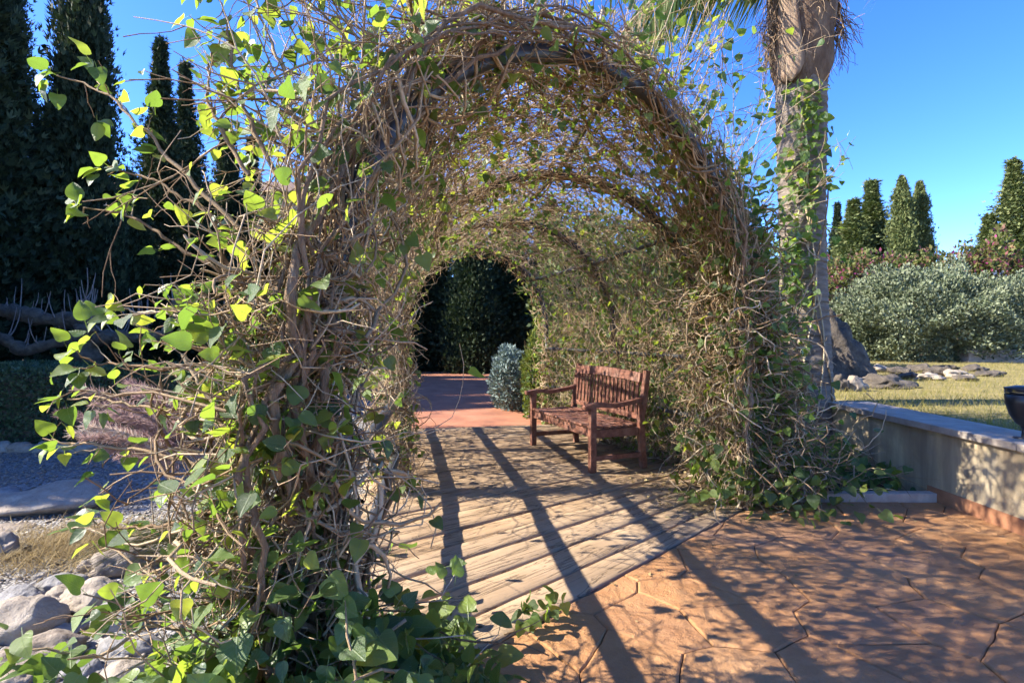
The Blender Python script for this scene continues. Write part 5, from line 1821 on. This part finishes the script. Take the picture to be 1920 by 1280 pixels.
for x in (-21.5, -18.2, -14.9, -11.8):
    for z in (2.2, 5.6):
        w_ = link('window', box_mesh('window', 1.0, 0.12, 1.4, (x, 29.47, z), 0.01), M['whitewall'], ho)
        g_ = bpy.data.objects.new('pane', box_mesh('pane', 0.8, 0.06, 1.2, (x, 29.41, z), 0.0)); COL.objects.link(g_)
        g_.data.materials.append(M['glass']); g_.parent = w_
        g_.matrix_parent_inverse = Matrix.Identity(4)

# ---- fountain grass
fg = empty('fountain_grass', (-1.85, 3.55, GZ), 'purple fountain grass with drooping feathery plumes behind the near vine', 'grass clump')
n = 420
P, T, NN, S = [], [], [], []
bp, br = [], []
for i in range(n):
    az = R.uniform(0, 2 * math.pi)
    d = nrm(np.array([math.cos(az) * 0.8 - 0.25, math.sin(az) * 0.7, 1.0]))
    p = np.array([-1.58 + R.normal() * 0.11, 3.35 + R.normal() * 0.09, GZ])
    pts = [p]
    L = R.uniform(0.45, 0.95)
    for k in range(10):
        d = nrm(d + np.array([0, 0, -0.14]))
        pts.append(pts[-1] + d * L / 10)
    bp.append(np.array(pts)); br.append(np.linspace(0.0032, 0.0007, 11))
o = tube_obj('blades', bp, br, M['fountain'], fg, sides=3); o['kind'] = 'stuff'
for i in range(30):
    az = rad(R.uniform(135, 225))
    d = nrm(np.array([math.cos(az) * R.uniform(0.25, 0.75), math.sin(az) * 0.3 - 0.05, 1.15]))
    p = np.array([-1.55 + R.normal() * 0.10, 3.3 + R.normal() * 0.09, GZ + 0.15])
    pts = [p]
    L = R.uniform(0.85, 1.25)
    for k in range(14):
        d = nrm(d + np.array([-0.03, 0, -0.045 - 0.004 * k]))
        pts.append(pts[-1] + d * L / 14)
    pts = np.array(pts)
    pts[:, 2] = np.maximum(pts[:, 2], GZ + 0.04)
    V, Fc, r_ = tubes([pts], [np.r_[np.full(9, 0.0018), np.linspace(0.006, 0.002, 6)]], 4)
    off = len(V)
    m_ = 620
    t = 8.6 + R.random(m_) * 5.3
    i0 = np.minimum(t.astype(int), 13)
    Q = pts[i0] + (pts[i0 + 1] - pts[i0]) * (t - i0)[:, None]
    tg = nrm(pts[i0 + 1] - pts[i0])
    tipd = tg * 0.8 + sphere_dirs(m_) * 0.75
    tV, tF = small_template('blade')
    lV, lF = scatter(tV * np.array([2.2, 1, 1]), tF, Q, basis(tipd, sphere_dirs(m_)), 0.036 + 0.02 * R.random(m_))
    link('plume', mesh_np('plume', np.concatenate([V, lV]), [np.concatenate([Fc[0], lF + off])], np.full(len(V) + len(lV), R.random())), M['plume'], fg)

# ---- straw patch and scattered debris
n = 5200
c0 = gp(110, 1038, GZ)
X = c0[0] + R.normal(size=n) * 0.26; Y = c0[1] + R.normal(size=n) * 0.22
P = np.stack([X, Y, np.full(n, GZ + 0.03) + R.random(n) * 0.035], 1)
k = P[:, 0] < -0.95
foliage_obj('straw_litter', P[k], np.stack([R.normal(size=n), R.normal(size=n), 0.25 * R.random(n)], 1)[k], np.tile([0, 0.2, 1.0], (n, 1))[k], 0.05 + 0.07 * R.random(k.sum()), M['straw'], kind='blade', stuff=True)
tag(bpy.data.objects['straw_litter'], 'pale dry straw on the gravel above the rock pile', 'straw')
# loose gravel stones
n = 9000
X = R.uniform(-6.5, -1.3, n); Y = R.uniform(1.6, 6.1, n)
k = X < np.interp(Y, [1.6, 6.1], [-0.9, -1.9])
X, Y = X[k], Y[k]; n = len(X)
tv_, tf_ = np.array([(1, 0, 0), (0, 1, 0), (-1, 0, 0), (0, -1, 0), (0, 0, .7), (0, 0, -.7)], float), np.array([(0, 1, 4), (1, 2, 4), (2, 3, 4), (3, 0, 4), (1, 0, 5), (2, 1, 5), (3, 2, 5), (0, 3, 5)])
Bm = basis(np.stack([R.normal(size=n), R.normal(size=n), 0.2 * R.normal(size=n)], 1), np.stack([0.2 * R.normal(size=n), 0.2 * R.normal(size=n), np.ones(n)], 1))
V, Fc = scatter(tv_, tf_, np.stack([X, Y, GZ + 0.03 + wav(X, Y, 0.012)], 1), Bm, 0.006 + 0.014 * R.random(n) ** 2)
o = link('gravel', mesh_np('gravel', V, [Fc], np.repeat(R.random(n), 6)), M['rock']); o['kind'] = 'stuff'
# dead leaves on the deck and bed
n = 700
u_ = R.random(n)
X = 1.15 + 0.9 * R.random(n) + R.normal(size=n) * 0.2; Y = 4.35 + 0.55 * R.normal(size=n)
P = np.stack([X, Y, np.full(n, 0.014)], 1)
k = (P[:, 0] - P[:, 1] < -2.5) & (P[:, 0] < 1.9)
foliage_obj('fallen_leaves', P[k], np.stack([R.normal(size=n), R.normal(size=n), 0.1 * R.random(n)], 1)[k], np.stack([R.normal(size=n) * .3, R.normal(size=n) * .3, np.ones(n)], 1)[k], 0.02 + 0.03 * R.random(k.sum()), M['straw'], stuff=True)

n = 420
X = R.uniform(-0.3, 3.1, n); Y = R.uniform(1.7, 4.1, n)
k = ((X - E0[0]) * EN[0] + (Y - E0[1]) * EN[1] > 0.03)
w_ = np.exp(-((Y - 4.1) / 0.5) ** 2) + np.exp(-(((X - E0[0]) * EN[0] + (Y - E0[1]) * EN[1]) / 0.25) ** 2) + np.exp(-((X - 3.1) / 0.2) ** 2) + 0.08
k &= R.random(n) < w_
m_ = int(k.sum())
foliage_obj('fallen_leaves', np.stack([X, Y, np.full(n, 0.006)], 1)[k], np.stack([R.normal(size=n), R.normal(size=n), 0.15 * R.random(n)], 1)[k], np.stack([R.normal(size=n) * .3, R.normal(size=n) * .3, np.ones(n)], 1)[k], 0.008 + 0.022 * R.random(m_), M['straw'], stuff=True)
